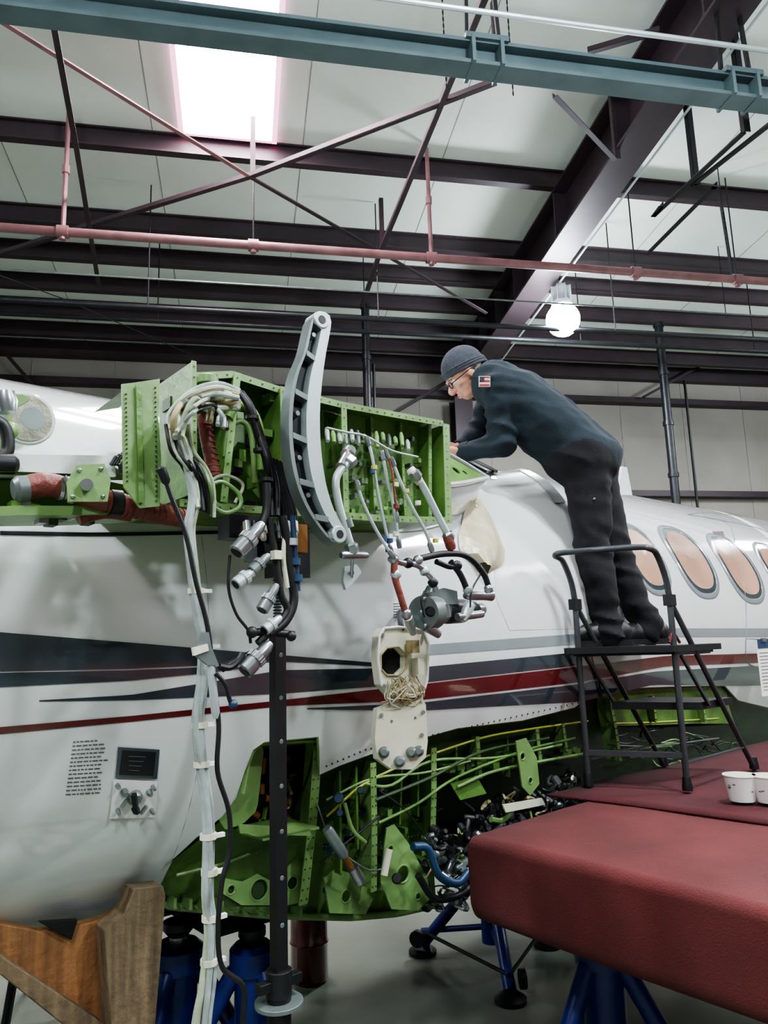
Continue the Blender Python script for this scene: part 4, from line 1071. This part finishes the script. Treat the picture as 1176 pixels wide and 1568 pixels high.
# head
hf = (-RV*.74-UV*.64-FV*.12).normalized(); hu = (-RV*.62+UV*.76); hu = (hu-hf*hu.dot(hf)).normalized(); hs = hu.cross(hf)
hc = J(713, 572, 3.52)
def H(x, y, z): return hc+hf*x+hs*y+hu*z
def he(t, c, rx, ry, rz, m=SKIN, n=18): t.sph(H(*c), 1, m, (hf*rx, hs*ry, hu*rz), n)
t = B('t')
he(t, (-.005, 0, .03), .095, .077, .09); he(t, (.04, 0, -.03), .055, .058, .075); he(t, (.058, 0, -.085), .026, .03, .022)
he(t, (.083, 0, .02), .018, .05, .016); he(t, (.03, 0, -.075), .06, .05, .035)
t.tube([H(.085, 0, .015), H(.118, 0, -.028)], [.009, .015], SKIN, 12); t.sph(H(.11, 0, -.028), .017, SKIN, n=12); t.sph(H(.1, .012, -.03), .011, SKIN, n=10); t.sph(H(.1, -.012, -.03), .011, SKIN, n=10)
for k in (-1, 1):
    he(t, (.07, .035*k, -.02), .022, .022, .022); he(t, (.0, .078*k, -.012), .018, .01, .03); 
t.tube([nk+(w4-nk)*.3, H(-.025, 0, -.06)], [.06, .058], SKIN, 16)
he(t, (.092, 0, -.058), .012, .025, .006); he(t, (.09, 0, -.07), .013, .022, .007)
v, f = bake(t, .005, 4, .5); b.add(v, f, SKIN)
b.tube([H(.102, -.02, -.064), H(.106, 0, -.063), H(.102, .02, -.064)], .002, FLAGR, 6, 3)
for k in (-1, 1):
    b.sph(H(.08, .032*k, .003), .013, PAPER, n=12); b.sph(H(.09, .032*k, .002), .006, BLACK, n=10)
    b.tube([H(.094, .012*k, .022), H(.096, .03*k, .026), H(.086, .05*k, .02)], .004, HAIR, 6, 4)
    b.tube([H(.104, .032*k, 0)+hs*(.022*math.cos(q))+hu*(.016*math.sin(q)) for q in [i*math.pi/8 for i in range(17)]], .0022, BLACK, 6)
    b.tube([H(.104, .054*k, .003), H(.05, .078*k, .0), H(-.005, .086*k, -.002), H(-.02, .086*k, -.018)], .0025, BLACK, 6, 4)
    he(b, (-.03, .066*k, -.035), .028, .014, .03, HAIR, 12)
b.tube([H(.106, -.012, .004), H(.11, 0, .007), H(.106, .012, .004)], .002, BLACK, 6, 3)
# beanie
t = B('t'); he(t, (-.01, 0, .036), .108, .09, .098, BEANIE, 24); he(t, (-.045, 0, .02), .072, .08, .07, BEANIE, 18)
v, f = bake(t, .006, 4, .5)
def cut(q): return (q-hc).dot(hu)-(.012+.26*(q-hc).dot(hf))
keep = set(i for i, q in enumerate(v) if cut(q) > -.006)
f = [q for q in f if all(i in keep for i in q)]; b.add(v, f, BEANIE)
for dz, rr_ in ((0, .0075), (.013, .0072), (.024, .0065)):
    rim = []
    for i in range(41):
        q = 2*math.pi*i/40; x = -.013+(.101+dz*.1)*math.cos(q); rim.append(H(x, (.084+dz*.1)*math.sin(q), .014+dz+.26*x))
    b.tube(rim, rr_, BEANIE, 10)
col = [nk+(w4-nk)*.25+ (hs*math.cos(q)+hu*math.sin(q)*.4+hf*math.sin(q)*-.8)*.066 for q in [2*math.pi*i/24 for i in range(25)]]
b.tube(col, .018, JACKET, 8)
# hands
def hand(wr, d, nrm, thumb):
    d = V(d).normalized(); nrm = V(nrm); nrm = (nrm-d*nrm.dot(d)).normalized(); s_ = d.cross(nrm)*thumb
    t = B('t'); pc = wr+d*.055
    t.sph(pc, 1, SKIN, (d*.048, s_*.04, nrm*.016), 16); t.tube([wr-d*.03, wr+d*.03], [.028, .028], SKIN, 12)
    for i, (o, L) in enumerate(((.03, .07), (.01, .08), (-.01, .074), (-.029, .058))):
        a = wr+d*.088+s_*o; c1 = a+(d*.92+s_*o*2-nrm*.3).normalized()*L*.45; c2 = c1+(d*.7-nrm*.75).normalized()*L*.33; c3 = c2+(d*.35-nrm*.95).normalized()*L*.25
        t.tube([a-d*.02, a, c1, c2, c3], [.0098, .0095, .009, .0085, .0072], SKIN, 10)
        for q, r in ((c1, .0092), (c2, .0085), (c3, .0074)): t.sph(q, r, SKIN, n=10)
    a = wr+d*.02+s_*.028; c1 = a+(d*.5+s_*.75-nrm*.2).normalized()*.036; c2 = c1+(d*.8+s_*.35-nrm*.4).normalized()*.032; c3 = c2+(d*.85-nrm*.4).normalized()*.022
    t.tube([a-s_*.012, a, c1, c2, c3], [.013, .013, .011, .01, .008], SKIN, 10); t.sph(c3, .0085, SKIN, n=10); t.sph(c1, .0112, SKIN, n=10)
    v, f = bake(t, .0035, 2, .4); b.add(v, f, SKIN)
hand(wrN, -RV*.95+UV*.16+FV*.2, UV+FV*.1, 1)
hand(wrF, -RV*.95+UV*.2-FV*.15, UV, -1)
for w, e in ((wrN, elN), (wrF, elF)):
    d = (w-e).normalized(); b.tube([w-d*.03, w+d*.012], .046, JACKET, 16)
b.done(angle=60)
b = B('removed_harness_bundle')
random.seed(9)
for k in range(9):
    b.tube([PC(650+k*3, 684+random.uniform(-4, 4), R+.02), PC(672+k*2, 690-random.uniform(0, 8), R+.035), PC(700+k*3, 702-random.uniform(0, 8), R+.03), PC(745+k*2, 722, R+.015)], .007, random.choice([DARKM, TAN, CREAM, GREYP]), 8, 5)
b.done()
# ------------------------------------------------------------------ wooden cradle
b = B('wooden_cradle')
def wp(px, p, th, m): b.plate([PN(x, y, p) for x, y in px], AN*th, m)
wp([(206, 1362), (250, 1356), (254, 1372), (236, 1600), (236, 1800), (170, 1800), (172, 1600), (160, 1425), (190, 1400)], 2.1, .07, WOOD2)
wp([(-60, 1412), (0, 1414), (60, 1425), (110, 1420), (162, 1406), (208, 1375), (172, 1590), (100, 1555), (0, 1460), (-60, 1430)], 2.2, .04, WOOD)
wp([(-80, 1452), (0, 1462), (110, 1535), (160, 1568), (160, 1600), (100, 1572), (0, 1492), (-80, 1475)], 2.14, .05, WOOD2)
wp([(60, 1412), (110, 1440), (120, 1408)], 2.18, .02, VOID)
b.done(bevel=.003)
# ------------------------------------------------------------------ jacks
def jack(c, h, top, r=.09, rot=0, sp=.55):
    b = B('aircraft_tripod_jack'); c = V((c.x, c.y, 0))
    b.tube([c+UP*.12, c+UP*h], r, BLUEJ, 20); b.lathe(c+UP*(h-.06), c+UP*(h+.03), [(0, r*1.3), (.8, r*1.3), (1, r)], BLUEJ)
    b.tube([c+UP*h, c+UP*(top-.04)], r*.45, STEEL, 16); b.lathe(c+UP*(top-.05), c+UP*top, [(0, r*.5), (.5, r*.8), (1, r*.8)], DARKM)
    F_ = []
    for k in range(3):
        q = rot+k*2.094; f = c+V((math.cos(q), math.sin(q), 0))*sp; F_.append(f)
        b.tube([c+UP*(h*.92)+V((math.cos(q), math.sin(q), 0))*r, f+UP*.05], .032, BLUEJ, 12)
        b.tube([c+UP*.2, f+UP*.12], .016, BLUEJ, 10)
        b.lathe(f, f+UP*.05, [(0, .08), (.4, .08), (1, .035)], DARKM, 18)
        b.lathe(f+UP*.1+V((-math.sin(q), math.cos(q), 0))*.05, f+UP*.1+V((-math.sin(q), math.cos(q), 0))*.08, [(0, .045), (1, .045)], BLACK, 16)
    for i in range(3): b.tube([F_[i]+UP*.12, F_[(i+1) % 3]+UP*.12], .01, DARKM, 8)
    for k in range(5):
        a = c+UP*(.25+k*.05)+V((r*-.3, -r, 0)); b.box(a, (.03, 0, 0), (0, .006, 0), (0, 0, .02), PAPER)
    b.done()
jack(PH(755, 1478, 0), .5, .76, .055, .4, .42)
jack(PN(386, 1480, 2.55), .68, .76, .062, -.9, .42)
jack(PN(272, 1500, 2.75), .68, .78, .07, 2.2, .4)
jack(PN(925, 1520, 1.64), .74, WZ-.325, .07, 1.4, .45)
b = B('red_waste_drum'); c = PH(474, 1500, 0)
b.lathe(c, c+UP*.55, [(0, .09), (.03, .1), (.33, .1), (.35, .106), (.37, .1), (.65, .1), (.67, .106), (.69, .1), (.97, .1), (1, .105)], REDP, 28); b.done()
b = B('rolling_tool_cart'); c = PH(860, 1448, 0)+V((.5, .7, 0))
b.abox((c.x-.3, c.y-.2, .12), (c.x+.3, c.y+.2, .6), DARKM)
for i in (-1, 1):
    for j in (-1, 1): b.tube([c+V((i*.26-.02, j*.17, .06)), c+V((i*.26+.02, j*.17, .06))], .06, BLACK, 14); b.tube([c+V((i*.26, j*.17, .06)), c+V((i*.26, j*.17, .14))], .015, STEEL, 8)
for k in range(3): b.abox((c.x-.28, c.y-.215, .18+k*.14), (c.x+.28, c.y-.2, .3+k*.14), BLUEJ)
b.done(bevel=.005)
b = B('sawhorse_trestle')
c = PH(25, 1568, .0)+AX*.3
for i in (-1, 1):
    for j in (-1, 1): b.tube([c+V((i*.3, j*.2, 0)), c+V((i*.24, j*.03, .75))], .022, DARKM, 8)
    b.tube([c+V((i*.27, -.12, .35)), c+V((i*.27, .12, .35))], .015, DARKM, 8)
b.beam(c+V((-.45, 0, .75)), c+V((.45, 0, .75)), .06, .06, DARKM)
b.tube([c+V((-.3, -.15, .2)), c+V((.3, -.15, .2))], .015, DARKM, 8)
b.done()
# ------------------------------------------------------------------ world / view
w = bpy.data.worlds.new('world'); sc.world = w; w.use_nodes = True
w.node_tree.nodes['Background'].inputs[0].default_value = (.8, .9, 1, 1); w.node_tree.nodes['Background'].inputs[1].default_value = .3
try:
    sc.view_settings.look = 'AgX - Medium High Contrast'
except Exception: pass
